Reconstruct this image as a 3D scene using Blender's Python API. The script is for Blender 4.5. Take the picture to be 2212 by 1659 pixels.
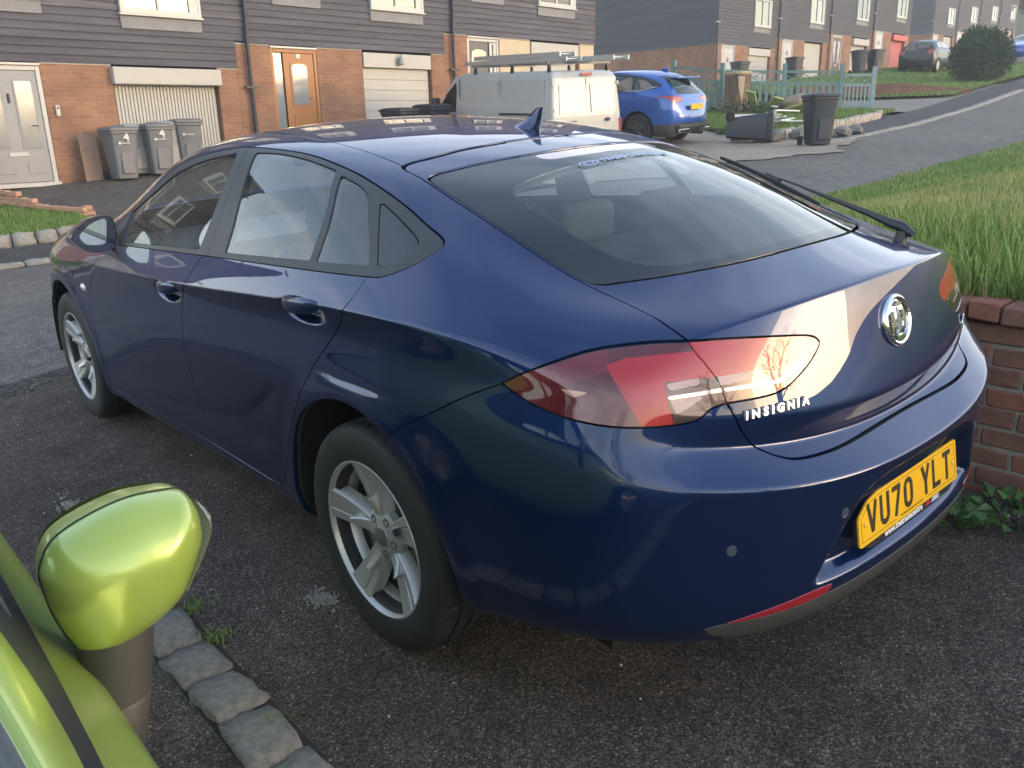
import bpy, bmesh, math, random
import numpy as np
from mathutils import Vector, Matrix, Euler

random.seed(7); np.random.seed(7)
for o in list(bpy.data.objects): bpy.data.objects.remove(o)
sc = bpy.context.scene
COL = sc.collection
R = math.radians

# ------------------------------------------------------------------ camera
cam_d = bpy.data.cameras.new('camera'); cam = bpy.data.objects.new('camera', cam_d); COL.objects.link(cam)
sc.camera = cam
CAMX, CAMY, CAMZ = Vector((0.751096, -0.659685, -0.025906)), Vector((0.209717, 0.201203, 0.956837)), Vector((-0.625998, -0.724109, 0.289470))
cam.matrix_world = Matrix.Translation((-2.008863, -1.885284, 1.390030)) @ Matrix((CAMX, CAMY, CAMZ)).transposed().to_4x4()
cam_d.sensor_width = 36.0; cam_d.lens = 1821.37/2212*36
cam_d.clip_start = 0.05; cam_d.clip_end = 3000

# ------------------------------------------------------------------ sky, sun, exposure
SUN_EL, SUN_AZ = R(4.0), math.atan2(0.56, -0.83)      # azimuth measured from +y towards +x
wd = bpy.data.worlds.new('World'); sc.world = wd; wd.use_nodes = True
nt = wd.node_tree; nt.nodes.clear()
wo = nt.nodes.new('ShaderNodeOutputWorld'); bg = nt.nodes.new('ShaderNodeBackground')
sky = nt.nodes.new('ShaderNodeTexSky'); sky.sky_type = 'NISHITA'; sky.sun_disc = False
sky.sun_elevation = R(6.0); sky.sun_rotation = SUN_AZ; sky.air_density = 1.0; sky.dust_density = 1.2; sky.ozone_density = 1.5
bg.inputs['Strength'].default_value = 0.15
# a broken veil of evening cloud over the whole sky, paler towards the horizon all the way round
tc = nt.nodes.new('ShaderNodeTexCoord'); mp = nt.nodes.new('ShaderNodeMapping'); mp.inputs['Scale'].default_value = (1.3, 1.3, 3.6)
ns = nt.nodes.new('ShaderNodeTexNoise'); ns.inputs['Scale'].default_value = 2.6; ns.inputs['Detail'].default_value = 9; ns.inputs['Roughness'].default_value = .58
cr = nt.nodes.new('ShaderNodeValToRGB'); cr.color_ramp.elements[0].position = .38; cr.color_ramp.elements[1].position = .68
cr.color_ramp.elements[0].color = (.30, .30, .30, 1); cr.color_ramp.elements[1].color = (.80, .80, .80, 1)
sz = nt.nodes.new('ShaderNodeSeparateXYZ'); el = nt.nodes.new('ShaderNodeValToRGB'); e = el.color_ramp.elements
e[0].position = 0; e[0].color = (4.8, 4.5, 4.2, 1); e[1].position = .90; e[1].color = (.85, 1.15, 1.7, 1); q = e.new(.30); q.color = (3.7, 3.8, 3.95, 1); q = e.new(.60); q.color = (1.9, 2.2, 2.7, 1)
mx = nt.nodes.new('ShaderNodeMix'); mx.data_type = 'RGBA'; mx.blend_type = 'MIX'
L = nt.links.new
L(tc.outputs['Generated'], mp.inputs['Vector']); L(mp.outputs[0], ns.inputs['Vector']); L(ns.outputs[0], cr.inputs[0])
L(tc.outputs['Generated'], sz.inputs[0]); L(sz.outputs[2], el.inputs[0]); L(el.outputs[0], mx.inputs[7])
L(sky.outputs[0], mx.inputs[6]); L(cr.outputs[0], mx.inputs[0])
L(mx.outputs[2], bg.inputs[0]); L(bg.outputs[0], wo.inputs[0])
sun_d = bpy.data.lights.new('sun', 'SUN'); sun_d.energy = 0.45; sun_d.angle = R(28); sun_d.color = (1.0, .72, .48)
sun = bpy.data.objects.new('sun', sun_d); COL.objects.link(sun)
sdir = Vector((math.sin(SUN_AZ)*math.cos(SUN_EL), math.cos(SUN_AZ)*math.cos(SUN_EL), math.sin(SUN_EL)))
sun.rotation_euler = sdir.to_track_quat('Z', 'Y').to_euler()
vs = sc.view_settings; vs.view_transform = 'Standard'; vs.look = 'None'; vs.gamma = 1; vs.use_curve_mapping = False
vs.exposure = 2.42

# ------------------------------------------------------------------ materials
MATS = {}
def hexc(r, g, b): return (r, g, b, 1)
def mat(name, col, rough=.6, metal=0, noise=0, nscale=8, col2=None, bump=0, bscale=30, coat=0, spec=.5, detail=5, stretch=None, emit=None, croughness=.03):
    """Principled surface; optional noise blends col and col2 in object space, optional fine bump."""
    if name in MATS: return MATS[name]
    m = bpy.data.materials.new(name); m.use_nodes = True; t = m.node_tree; b = t.nodes['Principled BSDF']
    b.inputs['Base Color'].default_value = (*col, 1); b.inputs['Roughness'].default_value = rough; b.inputs['Metallic'].default_value = metal
    b.inputs['Coat Weight'].default_value = coat; b.inputs['Coat Roughness'].default_value = croughness
    b.inputs['Specular IOR Level'].default_value = spec
    co = t.nodes.new('ShaderNodeTexCoord'); mp = t.nodes.new('ShaderNodeMapping'); t.links.new(co.outputs['Object'], mp.inputs[0])
    if stretch: mp.inputs['Scale'].default_value = stretch
    if noise:
        n = t.nodes.new('ShaderNodeTexNoise'); n.inputs['Scale'].default_value = nscale; n.inputs['Detail'].default_value = detail; n.inputs['Roughness'].default_value = .65
        t.links.new(mp.outputs[0], n.inputs['Vector'])
        c = t.nodes.new('ShaderNodeValToRGB'); c.color_ramp.elements[0].position = .5-.28/max(noise, .3)*.6; c.color_ramp.elements[1].position = .5+.28/max(noise, .3)*.6
        c.color_ramp.elements[0].color = (*col, 1); c.color_ramp.elements[1].color = (*(col2 or [x*(1+noise) for x in col]), 1)
        t.links.new(n.outputs[0], c.inputs[0]); t.links.new(c.outputs[0], b.inputs['Base Color'])
    if bump:
        n2 = t.nodes.new('ShaderNodeTexNoise'); n2.inputs['Scale'].default_value = bscale; n2.inputs['Detail'].default_value = 6; n2.inputs['Roughness'].default_value = .7
        t.links.new(mp.outputs[0], n2.inputs['Vector'])
        bp = t.nodes.new('ShaderNodeBump'); bp.inputs['Strength'].default_value = bump; bp.inputs['Distance'].default_value = .02
        t.links.new(n2.outputs[0], bp.inputs['Height']); t.links.new(bp.outputs[0], b.inputs['Normal'])
    if emit: b.inputs['Emission Color'].default_value = (*emit[0], 1); b.inputs['Emission Strength'].default_value = emit[1]
    MATS[name] = m; return m
def glass(name, tint, rough=0.0, ior=1.5, cover=0):
    """thin pane: clear or tinted, with a Fresnel reflection; cover mixes in an opaque tint (frosting, dust)"""
    if name in MATS: return MATS[name]
    m = bpy.data.materials.new(name); m.use_nodes = True; t = m.node_tree; t.nodes.clear()
    o = t.nodes.new('ShaderNodeOutputMaterial'); tr = t.nodes.new('ShaderNodeBsdfTransparent'); tr.inputs[0].default_value = (*tint, 1)
    g = t.nodes.new('ShaderNodeBsdfGlossy'); g.inputs['Roughness'].default_value = rough; g.inputs['Color'].default_value = (1, 1, 1, 1)
    lw = t.nodes.new('ShaderNodeLayerWeight'); lw.inputs[0].default_value = .5; pw = t.nodes.new('ShaderNodeMath'); pw.operation = 'POWER'; pw.inputs[1].default_value = 4.5
    fr = t.nodes.new('ShaderNodeMapRange'); fr.inputs['To Min'].default_value = 1.7*((ior-1)/(ior+1))**2; fr.inputs['To Max'].default_value = 1.0; t.links.new(lw.outputs['Facing'], pw.inputs[0]); t.links.new(pw.outputs[0], fr.inputs['Value']); mx = t.nodes.new('ShaderNodeMixShader')
    last = tr
    if cover:
        d = t.nodes.new('ShaderNodeBsdfDiffuse'); d.inputs[0].default_value = (.45, .47, .48, 1); m2 = t.nodes.new('ShaderNodeMixShader'); m2.inputs[0].default_value = cover
        t.links.new(tr.outputs[0], m2.inputs[1]); t.links.new(d.outputs[0], m2.inputs[2]); last = m2
    t.links.new(fr.outputs[0], mx.inputs[0]); t.links.new(last.outputs[0], mx.inputs[1]); t.links.new(g.outputs[0], mx.inputs[2]); t.links.new(mx.outputs[0], o.inputs[0])
    MATS[name] = m; return m

M_CHROME = mat('bright_chrome', (.75, .75, .76), .06, metal=1)

# ------------------------------------------------------------------ object helpers
def link(o, parent=None):
    COL.objects.link(o)
    if parent is not None: o.parent = parent
    return o
def tag(o, label=None, cat=None, group=None, kind=None):
    if label: o['label'] = label
    if cat: o['category'] = cat
    if group: o['group'] = group
    if kind: o['kind'] = kind
    return o
def empty(name, loc=(0, 0, 0), rz=0, label=None, cat=None, group=None):
    o = bpy.data.objects.new(name, None); o.empty_display_size = .2; link(o); o.location = loc; o.rotation_euler = (0, 0, rz)
    return tag(o, label, cat, group)
def mesh_obj(name, v, f, m, parent=None, smooth=False, loc=None, rot=None):
    me = bpy.data.meshes.new(name); me.from_pydata([tuple(p) for p in v], [], [tuple(q) for q in f]); me.update()
    if m is not None: me.materials.append(m)
    if smooth: me.polygons.foreach_set('use_smooth', [True]*len(me.polygons))
    o = bpy.data.objects.new(name, me); link(o, parent)
    if loc is not None: o.location = loc
    if rot is not None: o.rotation_euler = rot
    return o
def auto_smooth(o, ang=35):
    me = o.data; me.polygons.foreach_set('use_smooth', [True]*len(me.polygons))
    bm = bmesh.new(); bm.from_mesh(me); a = R(ang)
    for e in bm.edges:
        if len(e.link_faces) == 2 and e.calc_face_angle(0) > a: e.smooth = False
    bm.to_mesh(me); bm.free(); return o
class MB:
    """collects shapes into one mesh"""
    def __init__(s): s.v = []; s.f = []
    def add(s, v, f):
        n = len(s.v); s.v += [tuple(p) for p in v]; s.f += [tuple(i+n for i in q) for q in f]; return s
    def box(s, c, d, rz=0, M=None):
        x, y, z = [k/2 for k in d]
        v = [Vector((a*x, b*y, e*z)) for a in (-1, 1) for b in (-1, 1) for e in (-1, 1)]
        if rz: v = [Matrix.Rotation(rz, 3, 'Z') @ p for p in v]
        v = [p + Vector(c) for p in v]
        if M is not None: v = [M @ p for p in v]
        return s.add(v, [(0, 1, 3, 2), (4, 6, 7, 5), (0, 4, 5, 1), (2, 3, 7, 6), (0, 2, 6, 4), (1, 5, 7, 3)])
    def b2(s, a, b): return s.box([(p+q)/2 for p, q in zip(a, b)], [abs(q-p) for p, q in zip(a, b)])
    def tube(s, pts, r, n=10, cap=True):
        pts = [Vector(p) for p in pts]; m = len(pts); rs = r if isinstance(r, (list, tuple)) else [r]*m
        rings = []; up = None
        for i, p in enumerate(pts):
            t = (pts[min(i+1, m-1)] - pts[max(i-1, 0)]).normalized()
            if up is None: up = t.orthogonal().normalized()
            up = (up - t*up.dot(t)).normalized(); w = t.cross(up)
            rings += [p + (up*math.cos(2*math.pi*k/n) + w*math.sin(2*math.pi*k/n))*rs[i] for k in range(n)]
        f = [(i*n+k, i*n+(k+1) % n, (i+1)*n+(k+1) % n, (i+1)*n+k) for i in range(m-1) for k in range(n)]
        if cap: f += [tuple(range(n-1, -1, -1)), tuple(range((m-1)*n, m*n))]
        return s.add(rings, f)
    def lathe(s, prof, n=32, axis='z', c=(0, 0, 0), close=False):
        """prof: (radius, height) pairs"""
        v = []
        for r, h in prof:
            for k in range(n):
                a = 2*math.pi*k/n; p = (r*math.cos(a), r*math.sin(a), h)
                if axis == 'x': p = (p[2], p[0], p[1])
                if axis == 'y': p = (p[1], p[2], p[0])
                v.append((p[0]+c[0], p[1]+c[1], p[2]+c[2]))
        m = len(prof)
        f = [(i*n+k, i*n+(k+1) % n, (i+1)*n+(k+1) % n, (i+1)*n+k) for i in range(m-1) for k in range(n)]
        if not close: f += [tuple(range(n-1, -1, -1)), tuple(range((m-1)*n, m*n))]
        else: f += [((m-1)*n+k, (m-1)*n+(k+1) % n, (k+1) % n, k) for k in range(n)]
        return s.add(v, f)
    def prism(s, poly, h0, h1, axis='z'):
        """poly in 2-D extruded between h0 and h1 along an axis"""
        n = len(poly)
        def P(p, h): return (p[0], p[1], h) if axis == 'z' else ((h, p[0], p[1]) if axis == 'x' else (p[0], h, p[1]))
        v = [P(p, h0) for p in poly] + [P(p, h1) for p in poly]
        f = [tuple(range(n-1, -1, -1)), tuple(range(n, 2*n))] + [(i, (i+1) % n, n+(i+1) % n, n+i) for i in range(n)]
        return s.add(v, f)
    def build(s, name, m, parent=None, smooth=None, bevel=0, bseg=2, loc=None, rot=None, fix=True):
        o = mesh_obj(name, s.v, s.f, m, parent, False, loc, rot)
        bm = bmesh.new(); bm.from_mesh(o.data)
        if fix: bmesh.ops.recalc_face_normals(bm, faces=bm.faces)
        if bevel: bmesh.ops.bevel(bm, geom=[e for e in bm.edges if len(e.link_faces) == 2 and e.calc_face_angle(0) > .5], offset=bevel, segments=bseg, profile=.5, affect='EDGES', clamp_overlap=True)
        bm.to_mesh(o.data); bm.free()
        if smooth: auto_smooth(o, smooth)
        return o
def copy_tree(o, parent=None):
    c = o.copy(); COL.objects.link(c); c.parent = parent
    for ch in list(o.children): copy_tree(ch, c)
    return c
def text_obj(name, s, size, m, parent, M, ext=.002, font=None, spacing=1, xs=1, align='CENTER', shear=0, bold=0):
    cu = bpy.data.curves.new(name, 'FONT'); cu.body = s; cu.size = size; cu.extrude = ext; cu.align_x = align; cu.align_y = 'CENTER'; cu.space_character = spacing; cu.shear = shear; cu.offset = bold
    o = bpy.data.objects.new(name, cu); COL.objects.link(o)
    bpy.context.view_layer.update()
    me = bpy.data.meshes.new_from_object(o.evaluated_get(bpy.context.evaluated_depsgraph_get())); COL.objects.unlink(o); bpy.data.objects.remove(o)
    me.materials.clear(); me.materials.append(m); me.transform(Matrix.Diagonal((xs, 1, 1, 1))); me.transform(M)
    r = bpy.data.objects.new(name, me); link(r, parent); return r
def pchip(tab):
    """monotone cubic through a {x: v} table"""
    xs = np.array(sorted(tab)); ys = np.array([tab[k] for k in sorted(tab)], float); h = np.diff(xs); d = np.diff(ys)/h; n = len(xs); m = np.zeros(n)
    if n > 2:
        for i in range(1, n-1):
            if d[i-1]*d[i] > 0: w1 = 2*h[i]+h[i-1]; w2 = h[i]+2*h[i-1]; m[i] = (w1+w2)/(w1/d[i-1]+w2/d[i])
        m[0] = d[0]; m[-1] = d[-1]
    else: m[:] = d[0]
    def ev(x):
        x = min(max(x, xs[0]), xs[-1]); i = min(int(np.searchsorted(xs, x, 'right')-1), n-2); t = (x-xs[i])/h[i]
        return float((2*t**3-3*t**2+1)*ys[i]+(t**3-2*t**2+t)*h[i]*m[i]+(3*t**2-2*t**3)*ys[i+1]+(t**3-t**2)*h[i]*m[i+1])
    return ev
# ================================================================== the lie of the land: near edge of the road, far kerb, house line
def itp(T):
    ks = sorted(T); vs_ = [T[k] for k in ks]
    return lambda x: float(np.interp(x, ks, vs_))
yN = itp({-80: 1, -30: 3.0, -1: 3.95, 8: 4.4, 12: 4.65, 18: 4.7, 25: 5.3, 35: 6.3, 60: 9.5, 140: 22})
yF = itp({-80: 8, -30: 9.0, 0: 9.15, 8: 8.5, 14: 7.6, 20: 7.9, 25: 8.6, 32: 9.8, 45: 12, 70: 15.5, 140: 28})
yH = lambda x: 15.25+(x-2.38)*.0875
zN = itp({-80: -4, -30: -1.2, -10: -.4, -1: -.04, 0: 0, 5: .16, 10.8: .36, 13.3: .52, 16.5: .74, 20: .98, 30: 1.7, 45: 2.9, 70: 5.1, 140: 11})
zF = itp({-80: -4.2, -30: -1.5, -10: -.5, 0: 0.0, 7: .38, 14.7: .86, 20: 1.22, 25: 1.6, 32: 2.18, 45: 3.2, 70: 5.3, 140: 11.2})
zH = itp({-80: -4, -30: -1.4, -6: .0, 2.4: .64, 8.2: 1.13, 14: 1.63, 20: 2.05, 32: 2.9, 50: 4.2, 75: 6.0, 140: 11.6})
CARPL = lambda x, y: .0408*x+.0054*y
def G(x, y):
    a, b, c = yN(x), yF(x), yH(x)
    if y < a:
        k = min(1, (a-y)/1.3); return zN(x)*(1-k)+CARPL(max(min(x, 3.), -8), y)*k
    if y < b: k = (y-a)/(b-a); return zN(x)*(1-k)+zF(x)*k+.05*math.sin(math.pi*k)
    if y < c: k = ((y-b)/(c-b))**1.7; return zF(x)*(1-k)+zH(x)*k
    return zH(x)+.01*(y-c)
def strip(name, xs, f0, f1, n, m, dz=0, parent=None, smooth=True):
    """a sheet that follows the ground between two lines"""
    v = []
    for x in xs:
        a, b = f0(x), f1(x)
        for k in range(n+1): y = a+(b-a)*k/n; v.append((x, y, G(x, y)+dz))
    f = [(i*(n+1)+k, (i+1)*(n+1)+k, (i+1)*(n+1)+k+1, i*(n+1)+k+1) for i in range(len(xs)-1) for k in range(n)]
    return mesh_obj(name, v, f, m, parent, smooth)
def asphalt(name, c0, c1, stone, scale=150, bump=.5, patch=.8, spec=.3, rough=.85):
    """tarmac: rolled chippings (Voronoi cells) of mixed grey over a patchy binder, with pits"""
    m = bpy.data.materials.new(name); m.use_nodes = True; t = m.node_tree; b = t.nodes['Principled BSDF']; N_ = t.nodes.new; K = t.links.new
    co = N_('ShaderNodeTexCoord'); vo = N_('ShaderNodeTexVoronoi'); vo.inputs['Scale'].default_value = scale; vo.feature = 'F1'
    dist = N_('ShaderNodeTexNoise'); dist.inputs['Scale'].default_value = scale*.6; dist.inputs['Detail'].default_value = 3
    mixv = N_('ShaderNodeMix'); mixv.data_type = 'VECTOR'; mixv.inputs[0].default_value = .012; K(co.outputs['Object'], mixv.inputs[4]); K(dist.outputs['Color'], mixv.inputs[5]); K(co.outputs['Object'], dist.inputs['Vector'])
    K(mixv.outputs[1], vo.inputs['Vector'])
    n1 = N_('ShaderNodeTexNoise'); n1.inputs['Scale'].default_value = patch; n1.inputs['Detail'].default_value = 6; n1.inputs['Roughness'].default_value = .65; K(co.outputs['Object'], n1.inputs['Vector'])
    r1 = N_('ShaderNodeValToRGB'); r1.color_ramp.elements[0].position = .35; r1.color_ramp.elements[1].position = .68; r1.color_ramp.elements[0].color = (*c0, 1); r1.color_ramp.elements[1].color = (*c1, 1); K(n1.outputs[0], r1.inputs[0])
    sp = N_('ShaderNodeSeparateColor'); K(vo.outputs['Color'], sp.inputs[0])
    r2 = N_('ShaderNodeValToRGB'); e = r2.color_ramp.elements; e[0].position = .2; e[0].color = (.35, .35, .35, 1); e[1].position = .93; e[1].color = (1.05, 1.0, .96, 1); q = e.new(.992); q.color = (*stone, 1); K(sp.outputs[0], r2.inputs[0])
    mu = N_('ShaderNodeMix'); mu.data_type = 'RGBA'; mu.blend_type = 'MULTIPLY'; mu.inputs[0].default_value = 1; K(r1.outputs[0], mu.inputs[6]); K(r2.outputs[0], mu.inputs[7])
    r3 = N_('ShaderNodeValToRGB'); r3.color_ramp.elements[0].position = .30; r3.color_ramp.elements[1].position = .62; r3.color_ramp.elements[0].color = (1, 1, 1, 1); r3.color_ramp.elements[1].color = (.38, .38, .38, 1); K(vo.outputs['Distance'], r3.inputs[0])
    n5 = N_('ShaderNodeTexNoise'); n5.inputs['Scale'].default_value = 5.5; n5.inputs['Detail'].default_value = 8; n5.inputs['Roughness'].default_value = .75; K(co.outputs['Object'], n5.inputs['Vector']); r5 = N_('ShaderNodeValToRGB'); r5.color_ramp.elements[0].position = .34; r5.color_ramp.elements[1].position = .62; r5.color_ramp.elements[0].color = (.62, .62, .64, 1); r5.color_ramp.elements[1].color = (1.08, 1.06, 1.04, 1); K(n5.outputs[0], r5.inputs[0])
    m5 = N_('ShaderNodeMix'); m5.data_type = 'RGBA'; m5.blend_type = 'MULTIPLY'; m5.inputs[0].default_value = 1; K(mu.outputs[2], m5.inputs[6]); K(r5.outputs[0], m5.inputs[7])
    m2 = N_('ShaderNodeMix'); m2.data_type = 'RGBA'; m2.blend_type = 'MULTIPLY'; m2.inputs[0].default_value = .9; K(m5.outputs[2], m2.inputs[6]); K(r3.outputs[0], m2.inputs[7])
    K(m2.outputs[2], b.inputs['Base Color']); b.inputs['Roughness'].default_value = rough; b.inputs['Specular IOR Level'].default_value = spec
    add = N_('ShaderNodeMath'); add.operation = 'SUBTRACT'; K(sp.outputs[1], add.inputs[0]); K(vo.outputs['Distance'], add.inputs[1])
    bp = N_('ShaderNodeBump'); bp.inputs['Strength'].default_value = bump; bp.inputs['Distance'].default_value = .006; K(add.outputs[0], bp.inputs['Height']); K(bp.outputs[0], b.inputs['Normal'])
    MATS[name] = m; return m
M_DRIVE = asphalt('dark_tarmac', (.180, .150, .130), (.30, .252, .222), (1.9, 1.9, 1.8), 185, .7)
M_ROAD = asphalt('worn_road_tarmac', (.32, .295, .275), (.42, .385, .355), (1.4, 1.4, 1.35), 160, .35, .5)
M_PAVE = asphalt('pavement_tarmac', (.15, .144, .144), (.20, .19, .186), (1.8, 1.8, 1.7), 160, .35, .9)
M_OLD = asphalt('old_brown_tarmac', (.25, .225, .195), (.34, .305, .265), (1.7, 1.6, 1.5), 150, .4, .7)
M_DIRT = mat('trodden_earth', (.25, .20, .165), .95, noise=.8, nscale=1.2, col2=(.36, .28, .225), bump=.4, bscale=25)
M_TURF = mat('turf_soil', (.035, .06, .015), .95, noise=.8, nscale=3, col2=(.09, .12, .03), bump=.6, bscale=30)
M_SETT = mat('granite_sett', (.24, .222, .195), .85, noise=.9, nscale=34, col2=(.44, .41, .36), bump=1.0, bscale=55)
M_SOIL = mat('dark_soil', (.03, .024, .018), .95, noise=.6, nscale=20, bump=.6, bscale=40)
def terrain(name, xs, ys, m, dz):
    v = [(x, y, G(x, y)+dz) for x in xs for y in ys]; n = len(ys)
    return mesh_obj(name, v, [(i*n+k, (i+1)*n+k, (i+1)*n+k+1, i*n+k+1) for i in range(len(xs)-1) for k in range(n-1)], m, None, True)
def lin(a, b, n): return [a+(b-a)*i/n for i in range(n+1)]
tag(terrain('ground', [-400, -200, -80]+lin(-60, 60, 120)+[70, 80, 100, 120, 140, 250, 400], [-400, -150, -60]+lin(-30, 40, 140)+[50, 70, 110, 200, 400], mat('rough_ground', (.055, .06, .03), .95, noise=.7, nscale=.8, col2=(.10, .10, .05)), -.09), kind='structure')
XR = lin(-40, 60, 200)+lin(62, 140, 40)
tag(strip('road', XR, yN, yF, 12, M_ROAD, .0), kind='structure')
tag(strip('pavement', XR, lambda x: yF(x)+.30, lambda x: yF(x)+1.55, 4, M_PAVE, .012), kind='structure')
# drive the blue car stands on
v = []; xs_, ys_ = lin(-12, 1.22, 60), lin(-12, 0, 40)
XD = lin(-7.0, 1.195, 82)
def drv(x, y): return CARPL(x, y) if y < yN(x)-1.3 else G(x, y)
v = [(x, -9+(yN(x)-.06+9)*k/90, drv(x, -9+(yN(x)-.06+9)*k/90)) for x in XD for k in range(91)]
tag(mesh_obj('driveway', v, [(i*91+k, (i+1)*91+k, (i+1)*91+k+1, i*91+k+1) for i in range(len(XD)-1) for k in range(90)], M_DRIVE, None, True), kind='structure')
# ragged edge where the drive meets the road
v = []; f = []
for i, x in enumerate(lin(-6.8, 1.15, 120)):
    a = yN(x)-.28-.10*math.sin(x*3.1)-.06*math.sin(x*11+1)-random.random()*.05; b = yN(x)+.10+.05*math.sin(x*7); 
    for k in range(4): y = a+(b-a)*k/3; v.append((x, y, max(drv(x, min(y, yN(x)-.07)), G(x, y))+(.008 if 0 < k < 3 else -.004)))
f = [(i*4+k, (i+1)*4+k, (i+1)*4+k+1, i*4+k+1) for i in range(120) for k in range(3)]
tag(mesh_obj('drive_apron', v, f, asphalt('broken_tarmac', (.10, .09, .082), (.22, .20, .18), (1.8, 1.8, 1.7), 60, 1.0, 3), None, True), kind='structure')
# forecourts up to the houses
tag(strip('forecourt', lin(-30, 16.2, 100), lambda x: yF(x)+1.55, lambda x: yH(x)+.6, 14, M_OLD, .004), kind='structure')
tag(strip('dirt_drive', lin(8.2, 16.4, 120), lambda x: yF(x)-.55+.25*math.sin(x*1.7)+.12*math.sin(x*4.3+1)+.06*math.sin(x*11), lambda x: yH(x)-1.2, 18, M_DIRT, .020), kind='structure')
tag(strip('garden_drive', lin(23.9, 37, 40), lambda x: yF(x)+1.55, lambda x: yF(x)+6.0, 8, mat('pale_tarmac', (.16, .145, .125), .9, noise=.4, nscale=1.2), .006), kind='structure')
# --- granite setts: row beside the drive, kerbs, pavement edging
def rock_block(dx, dy, dz, rough=.012, seed=0):
    """rounded, uneven stone block"""
    rnd = random.Random(seed); bm = bmesh.new(); bmesh.ops.create_cube(bm, size=1); bmesh.ops.subdivide_edges(bm, edges=bm.edges, cuts=3, use_grid_fill=True)
    for q in bm.verts:
        p = q.co; l = max(abs(p.x), abs(p.y), abs(p.z)); s_ = Vector((p.x, p.y, p.z)); s_ = s_.lerp(s_.normalized()*.5*1.2, .30)
        q.co = Vector((s_.x*dx+rnd.uniform(-rough, rough), s_.y*dy+rnd.uniform(-rough, rough), s_.z*dz+rnd.uniform(-rough, rough)*.7))
    me = bpy.data.meshes.new('sett'); bm.to_mesh(me); bm.free(); me.polygons.foreach_set('use_smooth', [True]*len(me.polygons)); return me
SETT = []
for i in range(6):
    me = rock_block(.155, .235, .13, .006, i); me.materials.append(M_SETT); SETT.append(me)
KSET = []
for i in range(5):
    me = rock_block(.30, .24, .16, .016, 20+i); me.materials.append(M_SETT); KSET.append(me)
row = strip('sett_row', [-1.42, -1.26], lambda x: -3.2, lambda x: .72, 30, M_SOIL, .002); tag(row, 'row of rough granite setts set flush along the tarmac drive', 'sett edging')
y = .60; i = 0
while y > -3.1:
    L_ = random.uniform(.18, .26); o = bpy.data.objects.new('sett', SETT[i % 6]); link(o, row); yy = y-L_/2; xx = -1.335+random.uniform(-.012, .012)-.02*max(0, -yy)*.3
    o.location = (xx, yy, CARPL(xx, yy)-.042+random.uniform(-.006, .006)); o.scale = (random.uniform(.92, 1.06), L_/.215*.95, 1); o.rotation_euler = (random.uniform(-.03, .03), random.uniform(-.03, .03), random.uniform(-.08, .08)); y -= L_+random.uniform(.004, .014); i += 1
def sett_line(name, x0, x1, fy, up, label, step=.33, sc=1.0, lean=0):
    base = strip(name, lin(x0, x1, int((x1-x0)*3)+2), lambda x: fy(x)-.14*sc, lambda x: fy(x)+.16*sc, 2, M_SOIL, .003); tag(base, label, 'kerb'); x = x0; i = 0
    while x < x1:
        w_ = step*random.uniform(.85, 1.1); o = bpy.data.objects.new('kerb_sett', KSET[i % 5]); link(o, base); y = fy(x)+random.uniform(-.02, .02)
        o.location = (x+w_/2, y, G(x, y)+up-.08*sc); o.scale = (w_/.30*.93, sc, sc); o.rotation_euler = (lean+random.uniform(-.06, .06), random.uniform(-.04, .04)-.05, random.uniform(-.08, .08)); x += w_; i += 1
    return base
sett_line('granite_kerb', -4.0, 3.2, lambda x: yF(x)+.15, .055, 'granite sett kerb between road and dark pavement, facing the grey front door')
sett_line('granite_kerb', 15.0, 33.0, lambda x: yF(x)+.15, .05, 'long pale granite kerb climbing the hill past the standing dark bin', .42)
sett_line('granite_edging', -4.0, 1.9, lambda x: yF(x)+1.72, .15, 'tilted granite sett edging holding the small lawn beside the pavement', .30, 1.15, -.35)
# --- verge and lawns
lw = lambda x: yF(x)+1.85
tag(strip('lawn', lin(-8, 1.55, 30), lw, lambda x: 14.8 if x < .35 else 14.8-(x-.35)*2.4, 10, M_TURF, .13), kind='structure')
tag(strip('verge', lin(15.9, 23.4, 40), lambda x: yF(x)+1.75, lambda x: yF(x)+2.0+4.2*max(0, math.sin((x-15.9)/7.6*math.pi))**.6, 10, M_TURF, .06), kind='structure')
tag(strip('upper_lawn', lin(25.5, 52, 60), lambda x: yF(x)+1.7+max(0, (29.6-x))*1.0, lambda x: yH(x)+1.6, 10, M_TURF, .10), kind='structure')
def LAWN(x, y):
    k = min(1, max(0, (y-.2)/(yN(x)-.2-.2))); k = k*k*(3-2*k); return (.70+.041*(x-1.3))*(1-k)+(zN(x)+.05)*k
xs_ = lin(1.26, 8, 50)+lin(8.5, 60, 80); v = [(x, -12+(yN(x)-.05+12)*k/60, LAWN(x, -12+(yN(x)-.05+12)*k/60)-.0) for x in xs_ for k in range(61)]
tag(mesh_obj('bank_lawn', v, [(i*61+k, (i+1)*61+k, (i+1)*61+k+1, i*61+k+1) for i in range(len(xs_)-1) for k in range(60)], mat('lawn_soil', (.10, .11, .04), .95, noise=.9, nscale=2.5, col2=(.30, .27, .12), bump=.8, bscale=12), None, True), kind='structure')
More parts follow.
